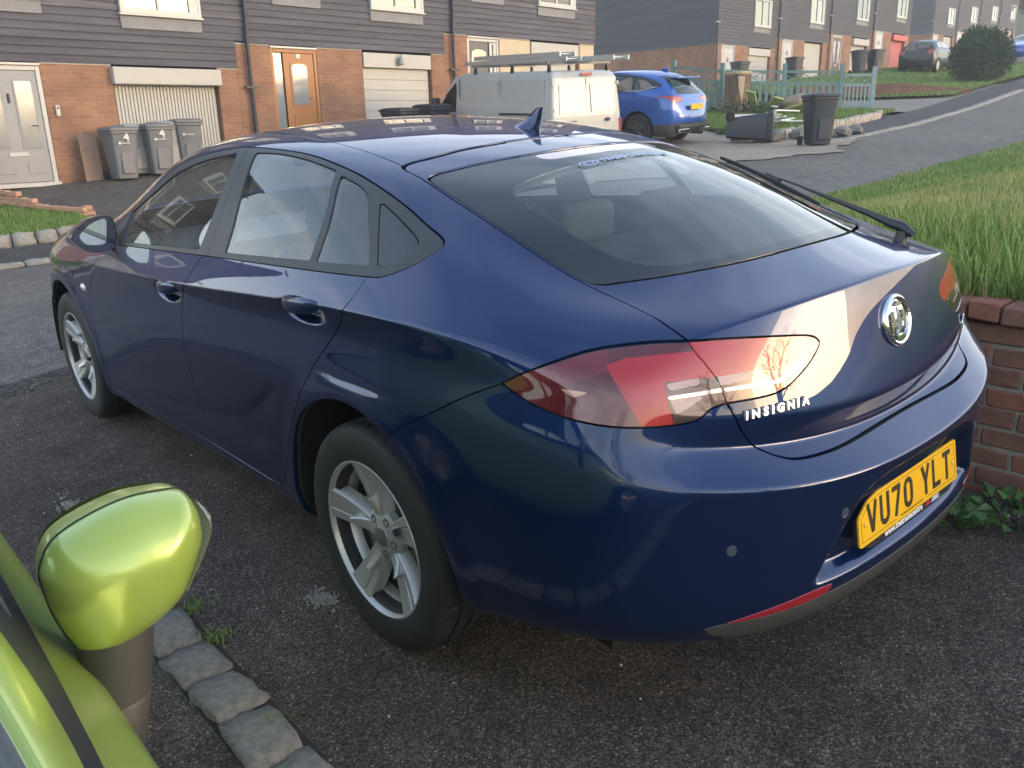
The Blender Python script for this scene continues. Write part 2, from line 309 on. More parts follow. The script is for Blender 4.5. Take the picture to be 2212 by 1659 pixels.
def blades(name, pts, hts, cols, widths, kind='stuff', label=None, cat=None, parent=None, lean=.5):
    """thin bent grass blades: 2 quads each, coloured by a corner attribute"""
    n = len(pts); rng = np.random.default_rng(5); p = np.array(pts); h = np.array(hts)[:, None]; w = np.array(widths)[:, None]
    a = rng.uniform(0, 2*np.pi, n); d = np.stack([np.cos(a), np.sin(a), np.zeros(n)], 1); s_ = np.stack([-np.sin(a), np.cos(a), np.zeros(n)], 1)
    b = rng.uniform(.1, 1, n)[:, None]*lean*h; up = np.array([[0, 0, 1.]])
    V = np.stack([p-s_*w, p+s_*w, p+up*h*.55+d*b*.35+s_*w*.8, p+up*h*.55+d*b*.35-s_*w*.8, p+up*h*.95+d*b+s_*w*.15, p+up*h*.95+d*b-s_*w*.15], 1).reshape(-1, 3)
    i = np.arange(n)[:, None]*6; F_ = np.concatenate([i+np.array([[0, 1, 2, 3]]), i+np.array([[3, 2, 4, 5]])], 1).reshape(-1, 4)
    me = bpy.data.meshes.new(name); me.vertices.add(n*6); me.vertices.foreach_set('co', V.ravel()); me.loops.add(n*8); me.loops.foreach_set('vertex_index', F_.ravel()); me.polygons.add(n*2); me.polygons.foreach_set('loop_start', np.arange(n*2)*4); me.update()
    at = me.color_attributes.new('tint', 'FLOAT_COLOR', 'POINT'); c = np.repeat(np.concatenate([np.array(cols), np.ones((n, 1))], 1), 6, 0); at.data.foreach_set('color', c.ravel().astype(np.float32))
    if 'grass_blade' not in MATS:
        m = mat('grass_blade', (.1, .2, .03), .6, spec=.25); t = m.node_tree; an = t.nodes.new('ShaderNodeAttribute'); an.attribute_name = 'tint'; t.links.new(an.outputs['Color'], t.nodes['Principled BSDF'].inputs['Base Color'])
    me.materials.append(MATS['grass_blade']); o = bpy.data.objects.new(name, me); link(o, parent); tag(o, label, cat, kind=kind); return o
def grass_cols(n, rng, dry):
    g = rng.uniform(0, 1, (n, 1)); c = np.array([[.095, .175, .035]])*(1-g)+np.array([[.23, .33, .085]])*g; y = np.array([[.42, .37, .15]]); k = (rng.uniform(0, 1, (n, 1)) < dry[:, None])*rng.uniform(.4, 1, (n, 1)); return c*(1-k)+y*k
rng = np.random.default_rng(3)
pts, hts, wd, dry = [], [], [], []
def noise2(x, y): return .5+.25*math.sin(x*2.3+1.1*y)+.25*math.sin(y*3.1-x*1.7+2)
for _ in range(150000):
    x = 1.30+9.5*rng.random()**1.9; y = rng.uniform(-2.6, yN(x)-.1)
    long_ = 1/(1+math.exp((math.hypot(x-1.3, (y+.3)*.8)-2.7+.8*noise2(x, y))*2.2))
    if long_ < .5 and rng.random() < .30: continue
    hh = (.035+.03*rng.random())*(1-long_)+(.08+.12*rng.random())*long_
    if x < 1.34: hh *= .8
    pts.append((x, y, LAWN(x, y)-.005)); hts.append(hh); wd.append(.0022+.0018*long_+.0012*(x > 5)); dry.append((.85*noise2(x*1.3, y)+.32)*(1-long_)+.16*long_)
for _ in range(26000):
    x = 8+12*rng.random(); y = yN(x)-.1-3.2*rng.random(); pts.append((x, y, LAWN(x, y)-.005)); hts.append(.06+.04*rng.random()); wd.append(.006); dry.append(.4*noise2(x, y))
blades('grass', pts, hts, grass_cols(len(pts), rng, np.array(dry)), wd, label='tall and mown grass on the bank behind the brick wall', cat='grass')
pts, hts, wd = [], [], []
for _ in range(24000):
    x = rng.uniform(-3, 1.5); y = rng.uniform(lw(x)-.08, 14.8 if x < .35 else 14.8-(x-.35)*2.4); pts.append((x, y, G(x, y)+.12)); hts.append(.03+.05*rng.random()); wd.append(.005)
blades('grass', pts, hts, grass_cols(len(pts), rng, np.full(len(pts), .05)), wd, label='short green grass of the small lawn below the brick edging', cat='grass')
pts, hts, wd = [], [], []
for _ in range(20000):
    x = rng.uniform(15.9, 23.4); a = yF(x)+1.75; b = yF(x)+2.0+4.2*max(0, math.sin((x-15.9)/7.6*math.pi))**.6; y = a+(b-a)*rng.random(); pts.append((x, y, G(x, y)+.055)); hts.append(.05+.07*rng.random()); wd.append(.009)
for _ in range(26000):
    x = rng.uniform(25.5, 50); a = yF(x)+1.7+max(0, (29.6-x))*1.0; y = a+(yH(x)+1.6-a)*rng.random(); pts.append((x, y, G(x, y)+.095)); hts.append(.06+.06*rng.random()); wd.append(.02)
blades('grass', pts, hts, grass_cols(len(pts), rng, np.full(len(pts), .05)), wd, label='green grass of the plots up the hill across the road', cat='grass')
# ================================================================== car body machinery
def subdiv_cage(V, F, creases, levels=4):
    """Catmull-Clark limit-ish surface of a cage through the Subdivision modifier; returns vertices, normals, faces"""
    me = bpy.data.meshes.new('cage'); me.from_pydata([tuple(p) for p in V], [], F); me.update()
    bm = bmesh.new(); bm.from_mesh(me); cl = bm.edges.layers.float.new('crease_edge')
    bm.verts.ensure_lookup_table()
    for (a, b), w in creases.items():
        e = bm.edges.get((bm.verts[a], bm.verts[b]))
        if e: e[cl] = w
    bmesh.ops.recalc_face_normals(bm, faces=bm.faces); bm.to_mesh(me); bm.free()
    o = bpy.data.objects.new('cage', me); COL.objects.link(o)
    md = o.modifiers.new('s', 'SUBSURF'); md.levels = levels; md.render_levels = levels; md.boundary_smooth = 'PRESERVE_CORNERS'
    bpy.context.view_layer.update()
    ev = o.evaluated_get(bpy.context.evaluated_depsgraph_get()).to_mesh()
    n = len(ev.vertices); P = np.empty(n*3); N = np.empty(n*3); ev.vertices.foreach_get('co', P); ev.vertices.foreach_get('normal', N)
    P = P.reshape(-1, 3).copy(); N = N.reshape(-1, 3).copy(); faces = [tuple(p.vertices) for p in ev.polygons]
    o.to_mesh_clear(); COL.objects.unlink(o); bpy.data.objects.remove(o); bpy.data.meshes.remove(me)
    return P, N, faces

class Shell:
    """polygon soup with carried normals; split along the zero line of a function of position"""
    def __init__(s, P, N, faces, lab='body'):
        s.P = [tuple(p) for p in P]; s.N = [tuple(p) for p in N]; s.F = [(f, lab) for f in faces]
    def split(s, fn, src, inside, outside=None):
        """faces whose label is in src: part where fn<0 gets label inside, the rest outside (None keeps). A label of False drops."""
        P = np.array(s.P); idx = sorted({i for f, l in s.F if l in src for i in f})
        d = np.full(len(P), 9.); ia = np.array(idx, int)
        if len(ia) == 0: return
        d[ia] = fn(P[ia]); d[np.abs(d) < 1e-7] = 1e-7
        cache = {}; out = []; need = []
        for f, l in s.F:
            if l not in src: continue
            for a, b in zip(f, f[1:]+f[:1]):
                if d[a]*d[b] < 0: need.append((min(a, b), max(a, b)))
        need = sorted(set(need))
        if need:
            A = P[[a for a, b in need]]; B = P[[b for a, b in need]]; da = d[[a for a, b in need]]; db = d[[b for a, b in need]]
            lo = np.zeros(len(need)); hi = np.ones(len(need)); t = da/(da-db)
            for _ in range(4):
                X = A+(B-A)*t[:, None]; dx = fn(X); same = dx*da > 0
                lo = np.where(same, t, lo); hi = np.where(same, hi, t); da = np.where(same, dx, da); db = np.where(same, db, dx)
                den = np.where(np.abs(da-db) < 1e-12, 1e-12, da-db); t = lo+(hi-lo)*np.clip(da/den, .02, .98)
            X = A+(B-A)*t[:, None]; NN = np.array(s.N)
            M = NN[[a for a, b in need]]*(1-t[:, None])+NN[[b for a, b in need]]*t[:, None]; M /= np.linalg.norm(M, axis=1)[:, None]+1e-12
            for k, e in enumerate(need): cache[e] = len(s.P); s.P.append(tuple(X[k])); s.N.append(tuple(M[k]))
        for f, l in s.F:
            if l not in src: out.append((f, l)); continue
            sg = [d[i] < 0 for i in f]
            if all(sg): lab = inside; pieces = [(f, lab)]
            elif not any(sg): pieces = [(f, l if outside is None else outside)]
            else:
                ins, ous = [], []
                for a, b in zip(f, f[1:]+f[:1]):
                    (ins if d[a] < 0 else ous).append(a)
                    if d[a]*d[b] < 0:
                        c = cache[(min(a, b), max(a, b))]; ins.append(c); ous.append(c)
                pieces = [(tuple(ins), inside), (tuple(ous), l if outside is None else outside)]
            for q, lab in pieces:
                if lab is not False and len(q) > 2: out.append((q, lab))
        s.F = out
    def cut(s, fn, src, inside, g=.002):
        """a panel: inside region, with an open joint of width 2g along its edge"""
        s.split(lambda p: fn(p)-g, src, '_tmp'); s.split(lambda p: fn(p)+g, ['_tmp'], inside, False)
    def part(s, labs, name, m, parent, side=None, flange=.012, off=0, offdir=None):
        """one label (optionally only x<0 / x>0) as a mesh with carried normals and edges folded inwards"""
        fs = [f for f, l in s.F if l in labs]
        if side: fs = [f for f in fs if side*sum(s.P[i][0] for i in f) > 0]
        if not fs: return None
        mp = {}; V = []; Nn = []
        for f in fs:
            for i in f:
                if i not in mp:
                    mp[i] = len(V); n = s.N[i]; p = s.P[i]; V.append((p[0]+n[0]*off, p[1]+n[1]*off, p[2]+n[2]*off)); Nn.append(n)
        F = [tuple(mp[i] for i in f) for f in fs]; LN = [Nn[i] for f in F for i in f]
        if flange:
            cnt = {}
            for f in F:
                for a, b in zip(f, f[1:]+f[:1]): cnt[(a, b)] = cnt.get((a, b), 0)+1
            bd = [(a, b) for (a, b) in cnt if (b, a) not in cnt]; low = {}
            for a, b in bd:
                for i in (a, b):
                    if i not in low:
                        low[i] = len(V); p, n = V[i], Nn[i]; V.append((p[0]-n[0]*flange, p[1]-n[1]*flange, p[2]-n[2]*flange)); Nn.append(n)
            for a, b in bd:
                if abs(V[a][0]) < 1e-5 and abs(V[b][0]) < 1e-5 and side: continue
                q = (b, a, low[a], low[b]); F.append(q)
                e1 = Vector(V[a])-Vector(V[b]); nn = e1.cross(Vector(Nn[a])); nn = -nn.normalized() if nn.length > 0 else Vector(Nn[a])
                # rounded lip: top corners keep part of the panel normal
                tn = (nn+Vector(Nn[a])*.6).normalized(); LN += [tuple(tn), tuple(tn), tuple(nn), tuple(nn)]
        o = mesh_obj(name, V, F, m, parent, True)
        o.data.normals_split_custom_set(LN)
        return o

def seg_dist(p, poly):
    """unsigned distance and inside flag for points (n,2) to a closed polygon (m,2)"""
    a = poly; b = np.roll(poly, -1, 0); D = np.full(len(p), 1e9); ins = np.zeros(len(p), bool)
    for (ax, ay), (bx, by) in zip(a, b):
        ex, ey = bx-ax, by-ay; L2 = ex*ex+ey*ey
        if L2 < 1e-14: continue
        t = np.clip(((p[:, 0]-ax)*ex+(p[:, 1]-ay)*ey)/L2, 0, 1); dx = p[:, 0]-ax-t*ex; dy = p[:, 1]-ay-t*ey
        D = np.minimum(D, dx*dx+dy*dy)
        c = ((ay > p[:, 1]) != (by > p[:, 1])) & (p[:, 0] < ex*(p[:, 1]-ay)/(ey if ey else 1e-12)+ax); ins ^= c
    return np.sqrt(D), ins
def smooth_poly(pts, n=6):
    """closed Catmull-Rom through points; a point given as (x, y, 0) is a sharp corner"""
    m = len(pts); out = []
    for i in range(m):
        p1 = np.array(pts[i][:2], float); p2 = np.array(pts[(i+1) % m][:2], float)
        s1 = len(pts[i]) > 2; s2 = len(pts[(i+1) % m]) > 2
        p0 = np.array(pts[i-1][:2], float) if not s1 else 2*p1-p2; p3 = np.array(pts[(i+2) % m][:2], float) if not s2 else 2*p2-p1
        if s1 and s2: out.append(p1); continue
        for k in range(n):
            t = k/n; out.append(.5*((2*p1)+(p2-p0)*t+(2*p0-5*p1+4*p2-p3)*t*t+(3*p1-p0-3*p2+p3)*t**3))
    return np.array(out)
PROJ = {'side': lambda p: np.stack([p[:, 1], p[:, 2]], 1), 'rear': lambda p: np.stack([-np.abs(p[:, 0]), p[:, 2]], 1),
        'corner': lambda p: np.stack([-np.abs(p[:, 0])-p[:, 1], p[:, 2]], 1), 'plan': lambda p: np.stack([-np.abs(p[:, 0]), p[:, 1]], 1)}
def region(pts, proj, where=None, smooth=True, grow=0):
    poly = smooth_poly(pts) if smooth else np.array([q[:2] for q in pts], float); pr = PROJ[proj]
    def fn(p):
        q = pr(p); d = np.full(len(p), .5); lo = poly.min(0)-.06; hi = poly.max(0)+.06
        ok = np.all((q > lo) & (q < hi), 1)
        if where is not None: ok &= where(p)
        if ok.any():
            D, ins = seg_dist(q[ok], poly); d[ok] = np.where(ins, -D, D)-grow
        return d
    return fn

def car_cage(spec):
    """wrap-around cage of half a car, mirrored: side stations x rows up to the belt, upper sections from belt to centre line,
    closed front and rear faces. Returns V, F and a dict for creases."""
    Y = spec['Y']; nj = len(Y); rows = spec['rows']; nr = len(rows); up = spec['upper']; nk = len(up[0])+1
    V = []; ID = {}
    def put(key, p):
        ID[key] = len(V); V.append(p)
    fx = [(pchip(r['x']), pchip(r['z'])) for r in rows]; dy = spec.get('dy', lambda j, r: 0)
    for j, y in enumerate(Y):
        for r in range(nr): put(('s', j, r), (fx[r][0](y), y+dy(j, r), fx[r][1](y)))
        for k in range(1, nk): put(('u', j, k), tuple(up[j][k-1]))
        ID[('u', j, 0)] = ID[('s', j, nr-1)]
    for end, j in (('f', 0), ('r', nj-1)):
        E = spec[end]
        for r in range(nr-1):
            x0, y0, z0 = V[ID[('s', j, r)]]
            for k in range(1, nk):
                fr = E['frac'][k-1]; x = x0*fr; yc, zc = E['c'][r]; ex = E.get('exp', 2.6); ex = ex[r] if isinstance(ex, list) else ex
                put((end, k, r), (x, yc+(y0-yc)*fr**ex, zc+(z0-zc)*fr**E.get('zexp', 2)))
            ID[(end, 0, r)] = ID[('s', j, r)]
        for k in range(nk): ID[(end, k, nr-1)] = ID[('u', j, k)]
    F = []
    for j in range(nj-1):
        for r in range(nr-1): F.append((ID['s', j, r], ID['s', j, r+1], ID['s', j+1, r+1], ID['s', j+1, r]))
        for k in range(nk-1): F.append((ID['u', j, k], ID['u', j, k+1], ID['u', j+1, k+1], ID['u', j+1, k]))
    for end, sgn in (('f', 1), ('r', -1)):
        for k in range(nk-1):
            for r in range(nr-1):
                q = (ID[end, k, r], ID[end, k+1, r], ID[end, k+1, r+1], ID[end, k, r+1]); F.append(q if sgn > 0 else q[::-1])
    n = len(V); mir = {}
    for i in range(n):
        if abs(V[i][0]) < 1e-6: V[i] = (0, V[i][1], V[i][2]); mir[i] = i
        else: mir[i] = len(V); V.append((-V[i][0], V[i][1], V[i][2]))
    F += [tuple(mir[i] for i in f[::-1]) for f in F]
    return V, F, ID, mir
def crease_row(cr, ID, mir, keys, w):
    for a, b in zip(keys, keys[1:]):
        i, j = ID[a], ID[b]; cr[(i, j)] = w; cr[(mir[i], mir[j])] = w
# ================================================================== the blue car: master surface
CARY = [3.55, 3.35, 3.10, 2.83, 2.50, 2.20, 1.90, 1.55, 1.15, .75, .38, 0.0, -.28, -.50, -.68, -.82]
INS = dict(Y=CARY, rows=[
 dict(x={3.55:.56,3.1:.74,1.2:.78,-.3:.78,-.82:.64}, z={3.55:.20,2.5:.17,1.2:.19,-.3:.23,-.6:.275,-.82:.295}),
 dict(x={3.55:.68,3.1:.85,2.5:.885,1.2:.872,.4:.882,-.28:.895,-.5:.885,-.68:.85,-.82:.79}, z={3.55:.25,2.5:.205,1.2:.235,.5:.26,-.3:.28,-.6:.325,-.82:.345}),
 dict(x={3.55:.73,3.1:.885,2.5:.905,1.2:.905,.4:.908,-.28:.92,-.5:.912,-.68:.88,-.82:.825}, z={3.55:.34,2.5:.31,1.2:.335,-.3:.35,-.82:.39}),
 dict(x={3.55:.755,3.1:.90,2.5:.908,1.2:.899,.4:.904,-.28:.93,-.5:.924,-.68:.896,-.82:.845}, z={3.55:.46,1.2:.46,-.82:.47}),
 dict(x={3.55:.765,3.1:.908,2.83:.918,2.5:.914,1.2:.914,.4:.918,0:.93,-.28:.932,-.5:.926,-.68:.90,-.82:.852}, z={3.55:.58,1.2:.59,-.82:.60}),
 dict(x={3.55:.765,3.1:.907,2.83:.92,2.5:.918,1.2:.923,.4:.926,0:.934,-.28:.933,-.5:.924,-.68:.895,-.82:.845}, z={3.55:.67,1.2:.70,-.28:.73,-.82:.745}),
 dict(x={3.55:.755,3.1:.90,2.83:.914,2.5:.915,1.2:.922,.75:.920,.4:.917,0:.917,-.28:.914,-.5:.900,-.68:.870,-.82:.82}, z={3.55:.75,2.5:.77,1.2:.80,.4:.82,-.28:.83,-.82:.825}),
 dict(x={3.55:.74,3.1:.888,2.83:.905,2.5:.912,1.2:.918,.75:.909,.4:.897,0:.891,-.28:.884,-.5:.868,-.68:.838,-.82:.79}, z={3.55:.80,2.83:.83,1.9:.85,1.2:.88,.4:.925,0:.94,-.28:.93,-.82:.885}),
 dict(x={3.55:.72,3.1:.87,2.83:.892,2.2:.912,1.5:.928,1.05:.93,.33:.928,0:.922,-.25:.908,-.45:.884,-.62:.843,-.82:.765}, z={3.55:.835,2.83:.875,2.2:.885,1.5:.915,1.05:.935,.33:.985,0:1.003,-.25:1.003,-.45:.99,-.62:.97,-.82:.935}),
 dict(x={3.55:.69,3.1:.84,2.83:.865,2.2:.888,1.5:.903,1.05:.905,.33:.898,0:.887,-.25:.868,-.45:.838,-.62:.785,-.82:.705}, z={3.55:.86,2.83:.925,2.2:.945,1.5:.965,1.05:.985,.33:1.035,0:1.047,-.25:1.043,-.45:1.022,-.62:1.0,-.82:.965}),
 dict(x={3.55:.66,3.1:.795,2.83:.825,2.2:.857,1.87:.868,.94:.872,0:.855,-.28:.825,-.5:.785,-.68:.73,-.82:.66}, z={3.55:.875,3.1:.945,2.83:.968,2.2:.985,1.87:.995,.94:1.04,-.09:1.083,-.28:1.07,-.5:1.035,-.68:1.008,-.82:.985}),
 ],
 upper=[
 [(.58,3.63,.878),(.48,3.68,.88),(.36,3.715,.882),(.18,3.735,.884),(0,3.74,.885)],
 [(.67,3.37,.925),(.60,3.38,.933),(.50,3.39,.938),(.28,3.40,.944),(0,3.40,.946)],
 [(.73,3.10,.968),(.66,3.10,.976),(.55,3.10,.982),(.32,3.10,.99),(0,3.10,.993)],
 [(.775,2.83,.99),(.705,2.83,1.0),(.61,2.83,1.006),(.36,2.83,1.016),(0,2.83,1.02)],
 [(.80,2.50,.998),(.75,2.50,1.008),(.685,2.50,1.022),(.4,2.52,1.065),(0,2.55,1.07)],
 [(.80,2.20,1.045),(.735,2.20,1.09),(.665,2.20,1.13),(.4,2.20,1.20),(0,2.20,1.22)],
 [(.805,1.90,1.105),(.712,1.90,1.208),(.648,1.90,1.258),(.39,1.90,1.315),(0,1.90,1.332)],
 [(.805,1.55,1.165),(.702,1.55,1.325),(.63,1.55,1.377),(.36,1.55,1.412),(0,1.55,1.424)],
 [(.80,1.15,1.205),(.688,1.15,1.370),(.605,1.15,1.415),(.34,1.15,1.443),(0,1.15,1.453)],
 [(.792,.75,1.22),(.68,.75,1.362),(.592,.75,1.400),(.33,.75,1.428),(0,.75,1.44)],
 [(.775,.38,1.215),(.665,.38,1.318),(.575,.38,1.358),(.32,.38,1.398),(0,.38,1.416)],
 [(.752,0,1.175),(.645,0,1.243),(.557,0,1.282),(.31,0,1.34),(0,0,1.364)],
 [(.735,-.28,1.128),(.63,-.28,1.163),(.535,-.28,1.198),(.30,-.28,1.265),(0,-.28,1.292)],
 [(.708,-.50,1.066),(.61,-.51,1.08),(.52,-.51,1.112),(.30,-.52,1.17),(0,-.52,1.193)],
 [(.655,-.69,1.028),(.57,-.71,1.038),(.48,-.725,1.054),(.28,-.75,1.083),(0,-.76,1.097)],
 [(.575,-.868,1.005),(.47,-.905,1.023),(.345,-.94,1.038),(.18,-.965,1.049),(0,-.975,1.054)],
 ],
 f=dict(frac=[.86,.70,.5,.26,0], exp=2.4, c=[(3.6,.19),(3.72,.23),(3.775,.32),(3.79,.45),(3.795,.56),(3.795,.65),(3.79,.73),(3.785,.78),(3.775,.82),(3.76,.855)]),
 r=dict(frac=[.86,.70,.5,.26,0], exp=[3.2,3.2,3.2,3.2,3.0,2.9,2.4,2.3,2.3,2.3], zexp=2.2, c=[(-.93,.245),(-1.055,.305),(-1.095,.36),(-1.095,.46),(-1.11,.58),(-1.122,.672),(-1.020,.722),(-1.042,.79),(-1.006,.92),(-.985,1.01)]))
def blue_car_shell(levels=4):
    V, F, ID, mir = car_cage(INS); cr = {}; nr = len(INS['rows'])
    for j in range(4, 13): crease_row(cr, ID, mir, [('s', j, 8), ('s', j+1, 8)], .75 if j < 11 else .75-.2*(j-10))
    for r, w in ((5, .65), (6, .5), (7, .6)): crease_row(cr, ID, mir, [('r', k, r) for k in range(1, 6)], w); crease_row(cr, ID, mir, [('r', 0, r), ('r', 1, r)], w*.5)
    crease_row(cr, ID, mir, [('r', k, nr-1) for k in range(0, 6)], .8)
    crease_row(cr, ID, mir, [('s', j, 1) for j in range(0, 16)], .35); crease_row(cr, ID, mir, [('r', k, 1) for k in range(0, 6)], .5)
    return subdiv_cage(V, F, cr, levels)
# ================================================================== the blue car: panels, glass, lights, trim
CARM = Matrix(((0.999168442, 0.0, -0.040772845), (-0.000221636, 0.999985226, -0.005431359), (0.040772243, 0.005435879, 0.99915368))).to_4x4()
def recalc_normals(P, faces):
    N = np.zeros_like(P); Q = np.array([f if len(f) == 4 else (*f, f[-1]) for f in faces])
    n = np.cross(P[Q[:, 2]]-P[Q[:, 0]], P[Q[:, 3]]-P[Q[:, 1]])
    for k in range(4): np.add.at(N, Q[:, k], n)
    return N/(np.linalg.norm(N, axis=1)[:, None]+1e-12)
def sstep(a, b, x): t = np.clip((x-a)/(b-a), 0, 1); return t*t*(3-2*t)

M_PAINT = mat('deep_blue_metallic_paint', (.0026, .0155, .066), .32, metal=.5, coat=1, croughness=.008)
M_PAINT.node_tree.nodes['Principled BSDF'].inputs['Specular Tint'].default_value = (.04, .16, .55, 1)
M_TRIM = mat('satin_black_trim', (.022, .023, .026), .42)
M_RUB = mat('matt_black_rubber', (.012, .012, .013), .75)
M_LINER = mat('dark_cabin_lining', (.10, .10, .10), .9)
M_FRIT = mat('black_glass_border', (.006, .008, .010), .02, spec=.6)
M_GLASS = glass('tinted_side_glass', (.80, .88, .86), ior=1.52, cover=.03)
M_RGLASS = glass('tinted_rear_glass', (.80, .88, .88), ior=1.45, cover=.02)
M_ALLOY = mat('silver_alloy', (.46, .455, .44), .42, metal=.6, noise=.2, nscale=20, coat=.2)
M_TYRE = mat('tyre_rubber', (.016, .016, .016), .72, noise=.5, nscale=14, bump=.08, bscale=120)
M_GREYPL = mat('grey_bumper_plastic', (.05, .048, .046), .55, bump=.05, bscale=300)
M_SEAT = mat('dark_seat_cloth', (.045, .048, .054), .95)
def red_lens(name, col, rough=.03):
    if name in MATS: return MATS[name]
    return mat(name, col, .25, coat=1, croughness=rough, spec=.6)

car = empty('blue_hatchback_car', label='dark blue fastback car parked on the tarmac drive, yellow plate VU70 YLT', cat='car')
car.matrix_world = CARM
P, N, FA = blue_car_shell(4)
# --- pressed shapes: plate recess, handle cups, the hockey-stick crease in the doors, wheel arch flare
rec = smooth_poly([(0, .655), (-.20, .648), (-.285, .618), (-.34, .55), (-.405, .445), (-.395, .418), (0, .405), (.4, .405, 0), (.4, .655, 0)])
m = (P[:, 1] < -.9) & (P[:, 2] < .75)
D, ins = seg_dist(np.stack([-np.abs(P[m, 0]), P[m, 2]], 1), rec)
P[m, 1] += np.where(ins, .038*sstep(0, .035, D), 0)*np.clip((.72-P[m, 2])/.1, 0, 1)
for yc, zc in ((.215, .978), (1.245, .900)):
    sd = np.abs(P[:, 0]) > .8; q = ((P[:, 1]-yc)/.118)**2+((P[:, 2]-zc+.012)/.040)**2
    P[:, 0] -= np.sign(P[:, 0])*sd*.030*(1-sstep(.15, 1.0, q))
lx = pchip({.36: .775, .41: .742, .55: .655, .71: .572, .865: .52, 1.2: .455, 1.7: .40, 2.3: .37}); lz = np.array([lx(y) for y in np.clip(P[:, 1], .36, 2.3)])
dl = lz-P[:, 2]; amp = .010*sstep(.38, .62, P[:, 1])*(1-sstep(1.2, 2.2, P[:, 1]))
sd = np.abs(P[:, 0]) > .8
P[:, 0] -= np.sign(P[:, 0])*sd*amp*np.where(dl > 0, sstep(0, .022, dl)*np.exp(-np.maximum(dl-.022, 0)/.09), 0)
for yc in (0.0, 2.829):
    rr = np.sqrt((P[:, 1]-yc)**2+((P[:, 2]-.333)*1.0)**2)
    P[:, 0] += np.sign(P[:, 0])*sd*.008*np.exp(-((rr-.43)/.05)**2)*(P[:, 2] < .8)
N = recalc_normals(P, FA)
sh = Shell(P, N, FA)

# --- wheel arches and underside
def arch(yc, ry, rz):
    def fn(p):
        r = np.sqrt(((p[:, 1]-yc)/ry)**2+((np.maximum(p[:, 2], .2)-.333)/rz)**2); d = (r-1)*rz
        return np.where((np.abs(p[:, 0]) > .5) & (p[:, 2] < .9), d, .5)
    return fn
sh.split(arch(0.0, .425, .420), ['body'], False); sh.split(arch(2.829, .405, .405), ['body'], False)
# --- lamps first
LIGHT = [(-.302, .909, 0), (-.221, .942), (-.123, .969), (-.021, .986), (.114, .995), (.242, .997), (.39, .991), (.533, .979), (.637, .966), (.672, .951), (.67, .937), (.636, .910), (.577, .881), (.528, .868), (.45, .866), (.36, .868), (.31, .863), (.281, .850), (.252, .843), (.17, .844), (.069, .850), (-.029, .857), (-.128, .866), (-.209, .880), (-.258, .894)]
lightf = region(LIGHT, 'corner', where=lambda p: p[:, 1] < -.4)
sh.cut(lightf, ['body'], 'lamp', .0022)
TAIL = [(.5, .716, 0), (0, .716), (-.25, .715), (-.353, .718), (-.43, .725), (-.465, .735), (-.487, .747), (-.512, .767), (-.537, .80), (-.556, .839), (-.566, .868), (-.573, .91), (-.588, .945), (-.60, .974), (-.603, .996), (-.597, 1.012), (-.588, 1.028), (-.586, 1.05), (-.592, 1.071), (-.596, 1.10), (-.596, 1.146), (-.593, 1.193), (-.585, 1.243), (-.568, 1.29), (-.551, 1.318), (-.449, 1.337), (-.339, 1.352), (-.169, 1.364), (0, 1.367), (.5, 1.367, 0)]
tailf = region(TAIL, 'rear', where=lambda p: p[:, 1] < .45)
sh.cut(tailf, ['body'], 'tailgate', .0022)
sh.cut(tailf, ['lamp'], 'lamp_in', .0016)
RG = [(.5, 1.0985, 0), (0, 1.0985), (-.167, 1.095), (-.309, 1.089), (-.421, 1.083), (-.522, 1.077), (-.575, 1.075), (-.588, 1.09), (-.589, 1.146), (-.586, 1.193), (-.578, 1.243), (-.563, 1.283), (-.535, 1.296), (-.492, 1.304), (-.395, 1.318), (-.263, 1.330), (-.111, 1.338), (0, 1.34), (.5, 1.34, 0)]
sh.cut(region(RG, 'rear', where=lambda p: p[:, 1] < .2), ['tailgate'], 'frit', .0018)
CLR = [(0, -.165), (-.25, -.155), (-.40, -.148), (-.455, -.165), (-.478, -.22), (-.482, -.32), (-.480, -.45), (-.468, -.54), (-.435, -.61), (-.36, -.665), (-.22, -.705), (0, -.722), (.4, -.722, 0), (.4, -.165, 0)]
sh.split(region(CLR, 'plan'), ['frit'], 'rglass')
# brake lamp in the top edge of the tailgate
sh.split(region([(.3, 1.325, 0), (0, 1.325), (-.15, 1.321), (-.235, 1.318), (-.25, 1.326), (-.2, 1.3345), (0, 1.3385), (.3, 1.3385, 0)], 'rear', where=lambda p: p[:, 1] < .2), ['frit'], 'brake')
BUMP = [(-1.2, .05, 0), (-1.2, .60, 0), (-.822, .673, 0), (-.709, .732), (-.551, .807), (-.42, .865), (-.302, .908, 0), (-.1, .92, 0), (.3, .93, 0), (.42, .80, 0), (1.6, .80, 0), (1.6, .05, 0)]
bumpf = region(BUMP, 'corner', where=lambda p: p[:, 1] < .1)
sh.cut(bumpf, ['body'], 'bumper', .0018)
VAL = [(.5, .384, 0), (0, .384), (-.255, .386), (-.36, .387), (-.44, .385), (-.53, .386), (-.62, .389), (-.66, .383, 0), (-.64, .36), (-.60, .33), (-.62, .20, 0), (.5, .20, 0)]
sh.split(region(VAL, 'rear', where=lambda p: p[:, 1] < -.7), ['bumper'], 'valance')
sh.split(region([(-.63, .3895, 0), (-.54, .403), (-.42, .412), (-.352, .410, 0), (-.366, .392), (-.44, .3885), (-.53, .3885)], 'rear', where=lambda p: p[:, 1] < -.7), ['bumper'], 'reflector')
